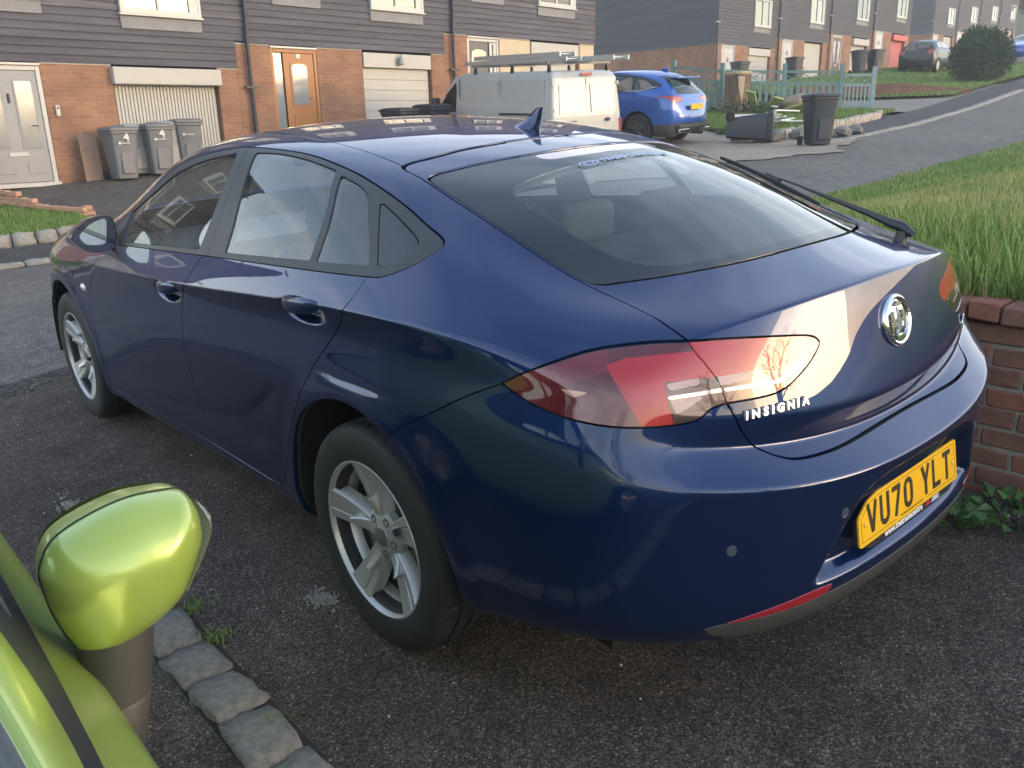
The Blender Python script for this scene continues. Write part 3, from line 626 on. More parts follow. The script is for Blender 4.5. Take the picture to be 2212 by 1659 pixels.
# --- side glass, trim and doors
DLO = [(2.03, .985, 0), (1.905, .992), (.949, 1.039), (.359, 1.063), (-.034, 1.077), (-.085, 1.080), (-.150, 1.103), (-.186, 1.133), (-.188, 1.153), (-.150, 1.170), (-.091, 1.189), (.015, 1.225), (.141, 1.263), (.308, 1.306), (.524, 1.346), (.719, 1.366), (.972, 1.376), (1.152, 1.366), (1.371, 1.340), (1.542, 1.300), (1.73, 1.228), (1.894, 1.150), (2.02, 1.078), (2.09, 1.02)]
wide = lambda p: np.abs(p[:, 0]) > .55
sh.cut(region(DLO, 'side', where=wide), ['body'], 'trim', .0015)
GL = {'fglass': [(1.905, 1.118), (1.885, 1.06), (1.86, 1.008, 0), (1.4, 1.032), (1.012, 1.054, 0), (.982, 1.15), (.972, 1.247), (.992, 1.32), (1.015, 1.358, 0), (1.26, 1.33), (1.486, 1.281), (1.688, 1.203), (1.85, 1.14)],
      'rglass_side': [(.800, 1.062, 0), (.80, 1.15), (.835, 1.27), (.885, 1.360, 0), (.738, 1.357), (.561, 1.340), (.39, 1.312, 0), (.298, 1.203), (.255, 1.09, 0)],
      'vent': [(.222, 1.090, 0), (.262, 1.19), (.352, 1.300, 0), (.247, 1.275), (.182, 1.250), (.135, 1.215), (.06, 1.16), (-.012, 1.101, 0)],
      'quarter': [(-.045, 1.102, 0), (.123, 1.240, 0), (-.003, 1.198), (-.118, 1.154), (-.112, 1.128), (-.082, 1.104)]}
for k, g in GL.items(): sh.cut(region(g, 'side', where=wide), ['trim'], k, .001)
sh.cut(region([(.972, 1.40, 0), (.916, 1.26), (.928, 1.063), (.949, 1.03, 0), (2.3, .95, 0), (2.3, 1.40, 0)], 'side', where=wide), ['trim'], 'ftrim', .0015)
FD = [(.949, 1.045, 0), (.982, 1.019), (1.038, .945), (1.096, .890), (1.138, .818), (1.163, .706), (1.178, .589), (1.172, .46), (1.19, .37), (1.24, .315), (1.36, .300), (2.28, .268), (2.37, .285), (2.385, .40), (2.374, .582), (2.346, .676), (2.306, .75), (2.232, .821), (2.131, .921), (2.06, 1.0, 0)]
sh.cut(region(FD, 'side', where=wide), ['body'], 'fdoor', .002)
RD = [(-.036, 1.085, 0), (-.034, 1.041), (-.007, .99), (.086, .905), (.167, .829), (.254, .726), (.339, .614), (.403, .532), (.470, .429), (.525, .35), (.60, .318), (.8, .312), (1.36, .302, 0), (1.5, .45, 0), (1.5, .9, 0), (.95, 1.06, 0)]
sh.cut(region(RD, 'side', where=wide), ['body'], 'rdoor', .002)
# --- roof, windscreen, bonnet, nose
sh.cut(region([(.4, 1.63, 0), (0, 1.63), (-.42, 1.60), (-.565, 1.63), (-.615, 1.8), (-.675, 2.15), (-.70, 2.33), (-.45, 2.44), (0, 2.49), (.4, 2.49, 0)], 'plan', where=lambda p: (p[:, 2] > .98)), ['body'], 'windscreen', .002)
sh.cut(region([(.4, 1.60, 0), (-.50, 1.575), (-.545, 1.45), (-.540, .8), (-.542, .4), (-.551, .186, 0), (.4, .05, 0)], 'plan', where=lambda p: p[:, 2] > 1.2), ['body'], 'roof', .0022)
sh.cut(region([(.4, 2.52, 0), (0, 2.52), (-.45, 2.47), (-.72, 2.38), (-.745, 2.6), (-.73, 2.9), (-.68, 3.2), (-.58, 3.5), (-.40, 3.66), (0, 3.70), (.4, 3.70, 0)], 'plan', where=lambda p: (p[:, 2] > .83)), ['body'], 'bonnet', .002)
HL = [(3.30, .775, 0), (3.12, .80), (3.02, .852), (3.05, .868), (3.30, .862), (3.55, .845), (3.70, .80), (3.72, .74), (3.5, .735)]
sh.cut(region(HL, 'side', where=lambda p: np.abs(p[:, 0]) > .30), ['body'], 'headlamp', .002)
sh.cut(region([(2.98, .05, 0), (3.05, .70), (3.12, .80), (4.2, .82, 0), (4.2, .05, 0)], 'side'), ['body'], 'nose', .002)
GR = [(.4, .79, 0), (-.42, .80, 0), (-.38, .70), (-.25, .64), (0, .62), (.4, .62, 0)]
sh.split(region(GR, 'rear', where=lambda p: p[:, 1] > 3.2), ['nose', 'body'], 'grille')

def both(labs, name, m, **k):
    out = []
    for s in (-1, 1):
        o = sh.part(labs, name, m, car, side=s, **k)
        out.append(o)
    return out
body = sh.part(['body'], 'body_shell', M_PAINT, car)
tg = sh.part(['tailgate'], 'tailgate', M_PAINT, car); bonnet = sh.part(['bonnet'], 'bonnet', M_PAINT, car); roof = sh.part(['roof'], 'roof_panel', M_PAINT, car, flange=.006)
bump = sh.part(['bumper'], 'rear_bumper', M_PAINT, car); nose = sh.part(['nose'], 'front_bumper', M_PAINT, car)
grille = sh.part(['grille'], 'grille', M_TRIM, nose, off=-.01)
fd = both(['fdoor'], 'front_door', M_PAINT); rd = both(['rdoor'], 'rear_door', M_PAINT)
for i, s in enumerate((-1, 1)):
    sh.part(['ftrim'], 'window_trim', M_TRIM, fd[i], side=s); sh.part(['trim'], 'window_trim', M_TRIM, rd[i], side=s)
    sh.part(['fglass'], 'window_pane', M_GLASS, fd[i], side=s, off=-.004, flange=0)
    sh.part(['rglass_side'], 'window_pane', M_GLASS, rd[i], side=s, off=-.004, flange=0); sh.part(['vent'], 'window_pane', M_GLASS, rd[i], side=s, off=-.004, flange=0)
    sh.part(['quarter'], 'quarter_window', M_FRIT, body, side=s, off=-.003, flange=0)
both(['headlamp'], 'headlight', mat('headlamp_lens', (.35, .36, .38), .1, coat=1))
ws = sh.part(['windscreen'], 'windscreen', M_GLASS, car, off=-.004, flange=0)
rw = sh.part(['rglass'], 'rear_window', M_RGLASS, tg, flange=0, off=-.002); sh.part(['frit'], 'window_border', M_FRIT, tg, flange=.004, off=-.002)
sh.part(['brake'], 'brake_light', mat('brake_lamp_lens', (.50, .36, .33), .12, coat=1), tg, off=-.003, flange=.004)
sh.part(['valance'], 'bumper_valance', M_GREYPL, bump, off=.002, flange=.02); both(['reflector'], 'reflector', red_lens('red_reflector', (.28, .012, .02)), off=.002, flange=.006)
lin = sh.part(['body', 'tailgate', 'bonnet', 'roof', 'bumper', 'nose', 'fdoor', 'rdoor', 'ftrim', 'trim', 'quarter', 'frit', 'lamp', 'lamp_in', 'valance', 'headlamp', 'reflector', 'brake', 'grille'], 'cabin_liner', M_LINER, car, off=-.024, flange=0)
# ================================================================== the blue car: lamps, wheels, fittings, cabin
from mathutils.bvhtree import BVHTree
BV = BVHTree.FromPolygons([tuple(p) for p in P], FA)
def on_surf(p, axis):
    """surface point and normal: cast from outside along an axis ('x' left side, 'y' rear, 'z' top)"""
    o, d = {'x': ((-3, p[0], p[1]), (1, 0, 0)), 'y': ((p[0], -3, p[1]), (0, 1, 0)), 'z': ((p[0], p[1], 3), (0, 0, -1))}[axis]
    h = BV.ray_cast(Vector(o), Vector(d)); n = h[1]
    if n.dot(Vector(d)) > 0: n = -n
    return h[0], n
def frame(loc, n, xdir, lift=0):
    """matrix with z along n and x as close as possible to xdir"""
    n = Vector(n).normalized(); x = Vector(xdir); x = (x-n*x.dot(n)).normalized(); y = n.cross(x)
    return Matrix.Translation(Vector(loc)+n*lift) @ Matrix((x, y, n)).transposed().to_4x4()
# --- tail lamps: coloured inner faces behind a clear outer lens
def zone(pts, src, lab): sh.split(region(pts, 'corner', where=lambda p: p[:, 1] < -.4, smooth=False), src, lab)
zone([(.176, .929), (.30, .927), (.42, .90), (.42, .80), (.19, .80), (.201, .856), (.184, .894)], ['lamp'], 'l_clear')
zone([(.19, .912), (.28, .914), (.278, .927), (.182, .926)], ['l_clear'], 'l_white')
zone([(.184, .9015), (.345, .9005), (.348, .8925), (.186, .8945)], ['l_clear', 'l_white'], 'l_strip')
zone([(.190, .893), (.30, .891), (.21, .862)], ['l_clear'], 'l_white')
zone([(.010, .964), (.071, .975), (.178, .979), (.33, .978), (.37, .918), (.178, .930), (.184, .894), (.201, .84), (.115, .84), (.082, .88), (.045, .925)], ['lamp'], 'l_red')
zone([(-.24, .928), (-.10, .93), (-.03, .945), (.02, .955), (.02, 1.05), (-.3, 1.05)], ['lamp'], 'l_mid')
zone([(-.125, .918), (-.039, .916), (-.086, .904)], ['lamp'], 'l_strip2')
zone([(.2, 1.1), (.9, 1.1), (.9, .93), (.655, .917), (.50, .9215), (.345, .923), (.24, .94)], ['lamp_in'], 'i_red')
zone([(.352, .899), (.528, .893), (.578, .917), (.596, .911), (.548, .885), (.356, .892)], ['lamp_in'], 'i_strip')
zone([(.335, .924), (.429, .922), (.438, .906), (.342, .905)], ['lamp_in'], 'i_white')
LM = {'lamp': (M_LAMPDK := mat('smoked_red_plastic', (.05, .005, .006), .12, noise=.6, nscale=9, col2=(.12, .01, .012))), 'l_mid': mat('rose_lamp_plastic', (.13, .012, .018), .2), 'l_red': mat('bright_red_lamp', (.32, .007, .012), .3, noise=.4, nscale=10, col2=(.42, .014, .018)),
      'l_clear': mat('dark_lamp_bowl', (.09, .085, .085), .15, metal=.5), 'l_white': mat('clear_lamp_optic', (.62, .60, .58), .3, metal=.3, bump=.6, bscale=90), 'l_strip': M_CHROME, 'l_strip2': mat('lamp_bulb_amber', (.45, .36, .26), .2, metal=.5),
      'i_red': mat('bright_red_lamp', ()), 'lamp_in': mat('dark_lamp_bowl', ()), 'i_strip': M_CHROME, 'i_white': mat('clear_lamp_optic', ())}
M_LENS = glass('lamp_outer_lens', (.96, .80, .80), ior=1.45)
for side in (-1, 1):
    for outer, labs, par in ((True, ['lamp', 'l_mid', 'l_red', 'l_clear', 'l_white', 'l_strip', 'l_strip2'], car), (False, ['lamp_in', 'i_red', 'i_strip', 'i_white'], tg)):
        lens = sh.part(labs, 'tail_light', M_LENS, car, side=side, flange=0)
        for l in labs:
            nm = {'l_strip': 'chrome_strip', 'i_strip': 'chrome_strip', 'l_white': 'reversing_lamp', 'i_white': 'reversing_lamp', 'l_red': 'brake_lamp', 'i_red': 'brake_lamp'}.get(l, 'lamp_bowl')
            sh.part([l], nm, LM[l], lens, side=side, off=-.003 if 'strip' not in l else -.0015, flange=.01)
        # dark red rim round the lens
# --- wheels
def make_wheel():
    w = MB().lathe([(.05, .02), (.155, .02), (.155, .035), (.05, .035)], 40, 'x', close=True).build('wheel', mat('brake_disc_steel', (.14, .13, .12), .45, metal=.8), car, smooth=40)
    n = 180; prof = [(.222, .090), (.2285, .1005), (.233, .1055), (.240, .1085), (.262, .1125), (.285, .1135), (.305, .1115), (.318, .107), (.327, .100), (.3325, .0915), (.3355, .082), (.3370, .070), (.3372, .056), (.330, .0545), (.330, .0455), (.3378, .044), (.3380, .008), (.331, .0065), (.331, -.0065), (.3380, -.008), (.3378, -.044), (.330, -.0455), (.330, -.0545), (.3372, -.056), (.3355, -.082), (.327, -.100), (.305, -.1115), (.262, -.1125), (.2285, -.1005), (.21, -.09), (.21, .085)]
    v = []
    for i, (r, h) in enumerate(prof):
        for k in range(n):
            a = 2*math.pi*k/n; rr = r - (.0045 if (k % 4 == 0 and 9 <= i <= 12) else 0)
            if i == 4 or i == 5: rr += .0
            v.append((h, rr*math.cos(a), rr*math.sin(a)))
    m = len(prof); f = [(i*n+k, i*n+(k+1) % n, ((i+1) % m)*n+(k+1) % n, ((i+1) % m)*n+k) for i in range(m) for k in range(n)]
    t = MB(); t.v = v; t.f = f; t.build('tyre', M_TYRE, w, smooth=38)
    rim = MB()
    rim.lathe([(.2315, .1005), (.2345, .1045), (.2330, .1075), (.2290, .1078), (.2260, .104), (.2235, .092), (.214, .066), (.202, .040), (.196, -.08), (.21, -.085), (.219, .07), (.224, .09)], 72, 'x', close=True)
    def blade(th0, th1, w0, w1, r0, r1, edge=.010):
        """one spoke blade: centre line bends from th0 at the hub to th1 at the rim"""
        K = 7; L, Rr = [], []
        for i in range(K+1):
            u = i/K; r = r0+(r1-r0)*u; th = th0+(th1-th0)*u**1.4; wd = w0+(w1-w0)*u**1.3
            ax = .068+.030*u*u+.004*u; c, s_ = math.cos(th), math.sin(th)
            for sg, lst in ((-1, L), (1, Rr)):
                lst.append([(ax, r*c-sg*wd*s_, r*s_+sg*wd*c), (ax-.006, r*c-sg*(wd+.004)*s_, r*s_+sg*(wd+.004)*c), (ax-.036, r*c-sg*(wd+edge)*s_, r*s_+sg*(wd+edge)*c)])
        v = [p for a, b in zip(L, Rr) for p in (a[2], a[1], a[0], b[0], b[1], b[2])]; f = []
        for i in range(K):
            for j in range(5): f.append((i*6+j, i*6+j+1, (i+1)*6+j+1, (i+1)*6+j))
        rim.add(v, f)
    for k in range(5):
        a = 2*math.pi*k/5+.30
        blade(a-.10, a-.085, .018, .029, .05, .2265, .012)
        blade(a+.20, a+.135, .010, .0125, .05, .2265, .009)
        blade(a+.03, a+.05, .016, .006, .05, .125, .004)
    hub = [(.083, .040), (.080, .062), (.070, .069), (.040, .071), (.034, .0735), (.0335, .070), (.032, .0745), (.020, .078), (.0005, .079)]
    rim.lathe(hub, 48, 'x')
    ro = rim.build('rim', M_ALLOY, w, smooth=32)
    for k in range(5):
        a = 2*math.pi*k/5+.30+.63
        MB().lathe([(.0125, .064), (.0125, .0712), (.0095, .0716), (.009, .0690), (.0005, .069)], 14, 'x', c=(0, .056*math.cos(a), .056*math.sin(a))).build('wheel_bolt', mat('bolt_recess', (.10, .10, .10), .4, metal=.6), w, smooth=40)
    MB().lathe([(.030, .077), (.026, .0795), (.0005, .081)], 32, 'x').build('centre_cap', mat('cap_grey', (.22, .22, .23), .3, metal=.6), w, smooth=40)
    bar = MB().lathe([(.198, -.08), (.198, .03), (.05, .02), (.05, -.08)], 40, 'x', close=True).build('wheel_well', M_RUB, w)
    return w
w0 = make_wheel(); wheels = [w0]
for _ in range(3): wheels.append(copy_tree(w0, car))
for w, (x, y, a, spin) in zip(wheels, ((-.797, 0, math.pi, .15), (-.797, 2.829, math.pi, .95), (.797, 0, 0, .4), (.797, 2.829, 0, .1))):
    w.location = (x, y, .333); w.rotation_euler = Euler((spin, 0, a))
for x, s in ((-.55, -1), (.55, 1)):
    for y in (0.0, 2.829):
        m_ = MB(); n = 24; a0 = -.12; pts = [(.445*math.cos(a0+(math.pi-2*a0)*k/n), .445*math.sin(a0+(math.pi-2*a0)*k/n)) for k in range(n+1)]
        vv = [(x, y+p[0], .333+p[1]) for p in pts]+[(x+s*.345, y+p[0], .333+p[1]) for p in pts]
        m_.add(vv, [(i, i+1, n+2+i, n+1+i) for i in range(n)]+[tuple(range(n+1))]); m_.build('wheel_arch_liner', M_RUB, car, smooth=40)
MB().b2((-.70, -.72, .235), (.70, 3.35, .26)).build('underbody', M_RUB, car)
# --- door handles: a bowed grip over a cupped recess
for y, z, hl in ((.215, .984, .118), (1.245, .904, .118)):
    for s, dl in ((-1, rd[0] if y < 1 else fd[0]), (1, rd[1] if y < 1 else fd[1])):
        K, n, v = 20, 12, []
        for i in range(K+1):
            t = -1+2*i/K; yy = y+t*hl*.97; e = math.sqrt(max(0, 1-abs(t)**2.6)); zc = z-.010*t; xs = .916+.020*(1-t*t)+.002
            for k in range(n):
                a = 2*math.pi*k/n; v.append((s*(xs+.011*e*math.cos(a)-.004), yy, zc+(.0235*e+.0005)*math.sin(a)))
        f = [(i*n+k, i*n+(k+1) % n, (i+1)*n+(k+1) % n, (i+1)*n+k) for i in range(K) for k in range(n)]
        mm = MB(); mm.v = v; mm.f = f; mm.build('door_handle', M_PAINT, dl, smooth=60)
# --- mirrors
MIR = [(-1.039, 1.047), (-1.016, 1.074), (-.983, 1.096), (-.949, 1.11), (-.913, 1.117), (-.878, 1.112), (-.863, 1.093), (-.858, 1.052), (-.861, 1.006), (-.880, .977), (-.943, .969), (-.984, .978), (-1.021, 1.011), (-1.036, 1.034)]
MGL = [(-1.004, 1.048), (-.97, 1.079), (-.932, 1.097), (-.893, 1.100), (-.899, 1.052), (-.915, 1.003), (-.978, 1.006), (-1.0, 1.026)]
for s, dr in ((-1, fd[0]), (1, fd[1])):
    base = smooth_poly(MIR, 3); c = base.mean(0); v = []; n = len(base)
    for yy, k in ((1.925, .965), (1.921, .992), (1.93, 1.0), (1.955, 1.005), (1.99, .97), (2.02, .88), (2.045, .70), (2.058, .42), (2.062, .05)):
        v += [(-s*(c[0]+(p[0]-c[0])*k), yy, c[1]+(p[1]-c[1])*k) for p in base]
    f = [(i*n+k, i*n+(k+1) % n, (i+1)*n+(k+1) % n, (i+1)*n+k) for i in range(8) for k in range(n)]+[tuple(range(n))]
    mm = MB(); mm.v = v; mm.f = f; mo = mm.build('wing_mirror', mat('dark_mirror_shell', (.010, .018, .045), .2, coat=1), dr, smooth=50)
    g = smooth_poly(MGL, 4); mesh_obj('mirror_glass', [(-s*p[0], 1.9235, p[1]) for p in g], [tuple(range(len(g)))], mat('mirror_silver', (.55, .60, .62), .02, metal=1), mo)
    MB().tube([(s*.845, 1.99, .985), (s*.89, 1.98, .995), (s*.92, 1.97, 1.01)], [.03, .022, .03], 12).build('mirror_stalk', M_TRIM, mo, smooth=50)
# --- indicator repeater on the wing
for s in (-1, 1):
    h, n_ = on_surf((2.415, .755), 'x'); F4 = frame((s*abs(h.x), h.y, h.z), (s*abs(n_.x), n_.y, n_.z), (0, 1, 0), -.002)
    mm = MB().lathe([(.0005, .012), (.5, .009), (.85, .004), (1, 0)], 24); mm.v = [tuple(F4 @ Vector((p[0]*.045, p[1]*.020, p[2]))) for p in mm.v]; mm.build('side_indicator', mat('clear_indicator_lens', (.62, .60, .56), .1, coat=1), car, smooth=60)
# --- parking sensors
for x, z in ((-.625, .574), (-.345, .589), (.345, .589), (.625, .574)):
    h, n_ = on_surf((x, z), 'y'); F4 = frame(h, n_, (1, 0, 0))
    mm = MB().lathe([(.0125, -.001), (.0125, .0015), (.0105, .002), (.0098, .0005), (.0092, .0012), (.0005, .0018)], 24); mm.v = [tuple(F4 @ Vector(p)) for p in mm.v]; so = mm.build('parking_sensor', mat('sensor_ring_blue', (.05, .06, .09), .25, coat=1), bump, smooth=40)
# --- number plate
PT = .15; PM = Matrix.Translation((0, -1.075, .517)) @ Matrix.Rotation(math.pi/2-PT, 4, 'X')
def rounded(poly, r, n=4):
    out = []
    for i in range(len(poly)):
        p0, p1, p2 = Vector(poly[i-1]), Vector(poly[i]), Vector(poly[(i+1) % len(poly)]); a = (p0-p1).normalized(); b = (p2-p1).normalized()
        for k in range(n+1):
            t = k/n; q = (p1+a*r)*(1-t)**2+p1*2*t*(1-t)+(p1+b*r)*t*t; out.append((q.x, q.y))
    return out
def plate_part(name, poly, z0, z1, m, par, M):
    mm = MB().prism(poly, z0, z1); mm.v = [tuple(M @ Vector(p)) for p in mm.v]; return mm.build(name, m, par)
M_YEL = mat('yellow_plate_film', (.80, .44, .012), .35, coat=.3, noise=.12, nscale=6); M_BLK = mat('plate_black', (.035, .03, .02), .4)
outl = rounded([(-.26, -.0555), (.26, -.0555), (.26, .0555), (-.165, .0555), (-.215, .047), (-.26, .018)], .010)
hold = plate_part('plate_holder', rounded([(-.2, -.076), (.22, -.076), (.262, -.05), (.262, .045), (-.15, .05), (-.262, .01), (-.262, -.05)], .01), -.010, -.0015, M_TRIM, bump, PM)
pl = plate_part('number_plate', outl, -.0015, .003, M_YEL, bump, PM)
inn = [(-.248, -.0455), (.248, -.0455), (.248, .0465), (-.165, .0465), (-.21, .040), (-.248, .013)]
for i in range(6):
    a, b = Vector(inn[i]), Vector(inn[(i+1) % 6]); d = (b-a).normalized(); nn = Vector((-d.y, d.x))*.0006
    if i == 0:
        for p, q in ((a, a+d*.165), (b-d*.165, b)): plate_part('border_line', [tuple(p-nn), tuple(q-nn), tuple(q+nn), tuple(p+nn)], .0031, .0034, M_BLK, pl, PM)
    else: plate_part('border_line', [tuple(a-nn), tuple(b-nn), tuple(b+nn), tuple(a+nn)], .0031, .0034, M_BLK, pl, PM)
def strokes(segs, w):
    """thick polyline letter strokes as polygons"""
    out = []
    for a, b in segs:
        a, b = Vector(a), Vector(b); d = (b-a).normalized(); n_ = Vector((-d.y, d.x))*w/2; e = d*0; out.append([tuple(a-e-n_), tuple(b+e-n_), tuple(b+e+n_), tuple(a-e+n_)])
    return out
def arc(cx, cy, rx, ry, a0, a1, n=8): return [(cx+rx*math.cos(R(a0+(a1-a0)*k/n)), cy+ry*math.sin(R(a0+(a1-a0)*k/n))) for k in range(n+1)]
def chain(pts): return list(zip(pts, pts[1:]))
LW, LH, SW = .047, .078, .0135; h2 = LH/2; iw = LW/2-SW/2
GLY = {'V': chain([(-iw-.002, h2), (0, -h2+.004), (iw+.002, h2)]), 'U': chain([(-iw, h2), (-iw, -h2+.022)]+arc(0, -h2+.022, iw, .0152, 180, 360, 8)+[(iw, h2)]), '7': chain([(-iw-.006, h2-SW/2), (iw+.004, h2-SW/2)])+chain([(iw-.001, h2-SW/2), (-.008, -h2)]),
       '0': chain(arc(0, h2-.022, iw, .0152, 180, 0, 8)+arc(0, -h2+.022, iw, .0152, 0, -180, 8)+[(-iw, h2-.022)]), 'Y': chain([(-iw-.002, h2), (0, -.004)])+chain([(iw+.002, h2), (0, -.004)])+chain([(0, .001), (0, -h2)]), 'L': chain([(-iw, h2), (-iw, -h2)])+chain([(-iw-.006, -h2+SW/2), (iw+.005, -h2+SW/2)]), 'T': chain([(-iw-.006, h2-SW/2), (iw+.006, h2-SW/2)])+chain([(0, h2-SW/2), (0, -h2)])}
X0 = -.196
for ch in 'VU70 YLT':
    if ch == ' ': X0 += .034; continue
    mm = MB()
    for i, q in enumerate(strokes(GLY[ch], SW)): mm.prism([(p[0]+X0, p[1]+.001) for p in q], .0031, .0036+i*.00003)
    mm.v = [tuple(PM @ Vector(p)) for p in mm.v]; mm.build('plate_letter', M_BLK, pl); X0 += .0605
text_obj('small_print', 'THE TRADE CENTRE UK NEATH TIP', .0075, M_BLK, pl, PM @ Matrix.Translation((0, -.0452, .0032)), .0002)
M_WHT = mat('white_print', (.78, .78, .76), .5)
T0 = PM @ Matrix.Translation((-.035, -.0655, -.0012)); text_obj('web_address', 'www.thetradecentre', .0235, M_WHT, hold, T0, .0003, bold=.0006)
text_obj('web_address', 'uk', .0235, mat('red_print', (.55, .03, .03), .5), hold, PM @ Matrix.Translation((.093, -.0655, -.0012)), .0003, bold=.0006)
text_obj('web_address', '.com', .0235, M_WHT, hold, PM @ Matrix.Translation((.137, -.0655, -.0012)), .0003, bold=.0006)
for x in (-.232, .236): 
    mm = MB().lathe([(.0065, .0031), (.0065, .0052), (.005, .0065), (.0005, .0068)], 14); mm.v = [tuple(PM @ Vector((p[0]+x, p[1]-.004, p[2]))) for p in mm.v]; mm.build('plate_screw', mat('yellow_screw_cap', (.75, .45, .05), .4), pl, smooth=40)
# --- badge and lettering on the tailgate
h, n_ = on_surf((0, .938), 'y'); BM = frame(h, n_, (1, 0, 0), .002)
def bad(name, mm, m, par, sm=40): mm.v = [tuple(BM @ Vector(p)) for p in mm.v]; return mm.build(name, m, par, smooth=sm)
bd = bad('badge', MB().lathe([(.063, -.004), (.063, .002), (.0605, .007), (.056, .009), (.051, .007), (.0495, .003), (.048, .0035), (.02, .006), (.0005, .0062)], 56), M_CHROME, tg)
M_BDK = mat('badge_grey', (.20, .20, .21), .15, metal=1)
for poly in ([(-.040, .018), (-.020, .024), (-.020, .004), (-.036, -.002)], [(-.042, .006), (-.034, .008), (-.034, -.026), (-.040, -.022)], [(.0, .030), (.006, .012), (.010, -.006), (.008, -.022), (-.012, -.030), (-.004, -.018), (-.010, -.014), (-.003, -.004), (-.008, 0), (-.001, .010), (-.004, .013)], [(.014, .022), (.030, .016), (.034, -.004), (.026, -.022), (.016, -.018), (.020, 0)], [(-.030, -.030), (-.008, -.036), (.012, -.034), (.022, -.040), (.004, -.047), (-.018, -.044)], [(-.018, .036), (.0, .044), (.022, .038), (.012, .032), (-.006, .034)]):
    mm = MB().prism(poly, .004, .0085); bad('emblem_relief', mm, M_CHROME, bd, 30)
    mm = MB().prism([(p[0]*1.12-.0015, p[1]*1.1-.0015) for p in poly], .003, .0064); bad('emblem_shade', mm, M_BDK, bd, 30)
for ch, k in zip('INSIGNIA', np.cumsum([0, .0185, .0215, .0155, .0175, .0235, .0175, .0185])):
    x = -.533+k*1.16; h, n_ = on_surf((x, .836), 'y'); text_obj('letter', ch, .0240, mat('satin_chrome', (.80, .80, .80), .38, metal=.6), tg, frame(h, n_, (1, -.25, -.02), .0035), .0035, xs=1.12, shear=.12, bold=.0012)
h, n_ = on_surf((.515, .82), 'y'); mm = MB().lathe([(.028, 0), (.028, .003), (.025, .004), (.0005, .004)], 24); F4 = frame(h, n_, (1, .2, 0), .001); mm.v = [tuple(F4 @ Vector((p[0], p[1]*.8, p[2]))) for p in mm.v]; mm.build('model_badge', M_CHROME, tg, smooth=40)
# --- sticker along the top of the rear window
M_STK = glass('pale_sticker', (.75, .8, .95)); M_STK = mat('pale_blue_sticker', (.30, .38, .60), .5)
def glass_text(s, x, size, y=-.175):
    h, n_ = on_surf((x, y), 'z'); return text_obj('window_sticker', s, size, M_STK, rw, frame(h, n_, (1, 0, 0), .0015), .0003, bold=.0006, xs=1.1)
kx = -.115
for ch in 'TRADE CENTRE UK':
    if ch != ' ': glass_text(ch, kx, .030)
    kx += .011 if ch in ' ' else .0215
h, n_ = on_surf((-.175, -.175), 'z'); F4 = frame(h, n_, (1, 0, 0), .0012)
for r0, r1, w_ in ((.019, .022, 1.7), (.008, .0105, 2.0)):
    mm = MB().lathe([(r0, 0), (r1, 0), (r1, .0008), (r0, .0008)], 28, close=True); mm.v = [tuple(F4 @ Vector((p[0]*w_, p[1]*.8, p[2]))) for p in mm.v]; mm.build('window_sticker', M_STK, rw)
# --- aerial fin
prof = [(.37, 0, .030), (.33, .012, .028), (.29, .022, .023), (.25, .034, .016), (.222, .055, .009), (.210, .078, .004)]
v = []
for y, z, wd in prof: pass
h, n_ = on_surf((0.0, .27), 'z'); mm = MB(); lev = []
for i, (zt, yf, yb, wd) in enumerate(((-.012, .385, .215, .034), (.006, .38, .212, .033), (.018, .335, .208, .025), (.032, .290, .204, .015), (.050, .255, .198, .009), (.066, .232, .193, .006), (.074, .218, .190, .004))):
    c = (yf+yb)/2; L_ = (yf-yb)/2; lev += [(wd*math.sin(2*math.pi*k/16)*(1 if math.cos(2*math.pi*k/16) < .3 else .8), c+L_*math.cos(2*math.pi*k/16), h.z-.012+zt) for k in range(16)]
mm.add(lev, [(i*16+k, i*16+(k+1) % 16, (i+1)*16+(k+1) % 16, (i+1)*16+k) for i in range(6) for k in range(16)]+[tuple(range(96, 112))]); mm.build('roof_aerial', M_PAINT, car, smooth=50)
# --- rear wiper
def gp(x, y, up): h, n_ = on_surf((x, y), 'z'); return tuple(h+n_*up)
piv = gp(.43, -.80, 0)
wb = MB().tube([gp(.43, -.80, -.01), gp(.43, -.795, .024)], [.017, .015], 14).build('wiper', M_TRIM, tg, smooth=40)
MB().tube([gp(.435, -.825, .022), gp(.43, -.79, .036), gp(.44, -.74, .036)], [.010, .016, .014], 10).build('wiper_head', M_TRIM, wb, smooth=40)
MB().tube([gp(.44, -.745, .036), gp(.445, -.68, .040), gp(.452, -.58, .038), gp(.47, -.43, .030), gp(.478, -.34, .022)], [.012, .0095, .007, .0035, .003], 8).build('wiper_arm', M_TRIM, wb, smooth=40)
MB().box((0, 0, 0), (.020, .055, .016), M=frame(gp(.478, -.345, .018), on_surf((.478, -.345), 'z')[1], (1, 0, 0))).build('wiper_clip', M_TRIM, wb, bevel=.003)
MB().tube([gp(.43+.09*(1-t), -.12-.42*t, .010) for t in [k/10 for k in range(11)]], [.005]+[.0065]*9+[.005], 8).build('wiper_blade', M_RUB, wb, smooth=40)
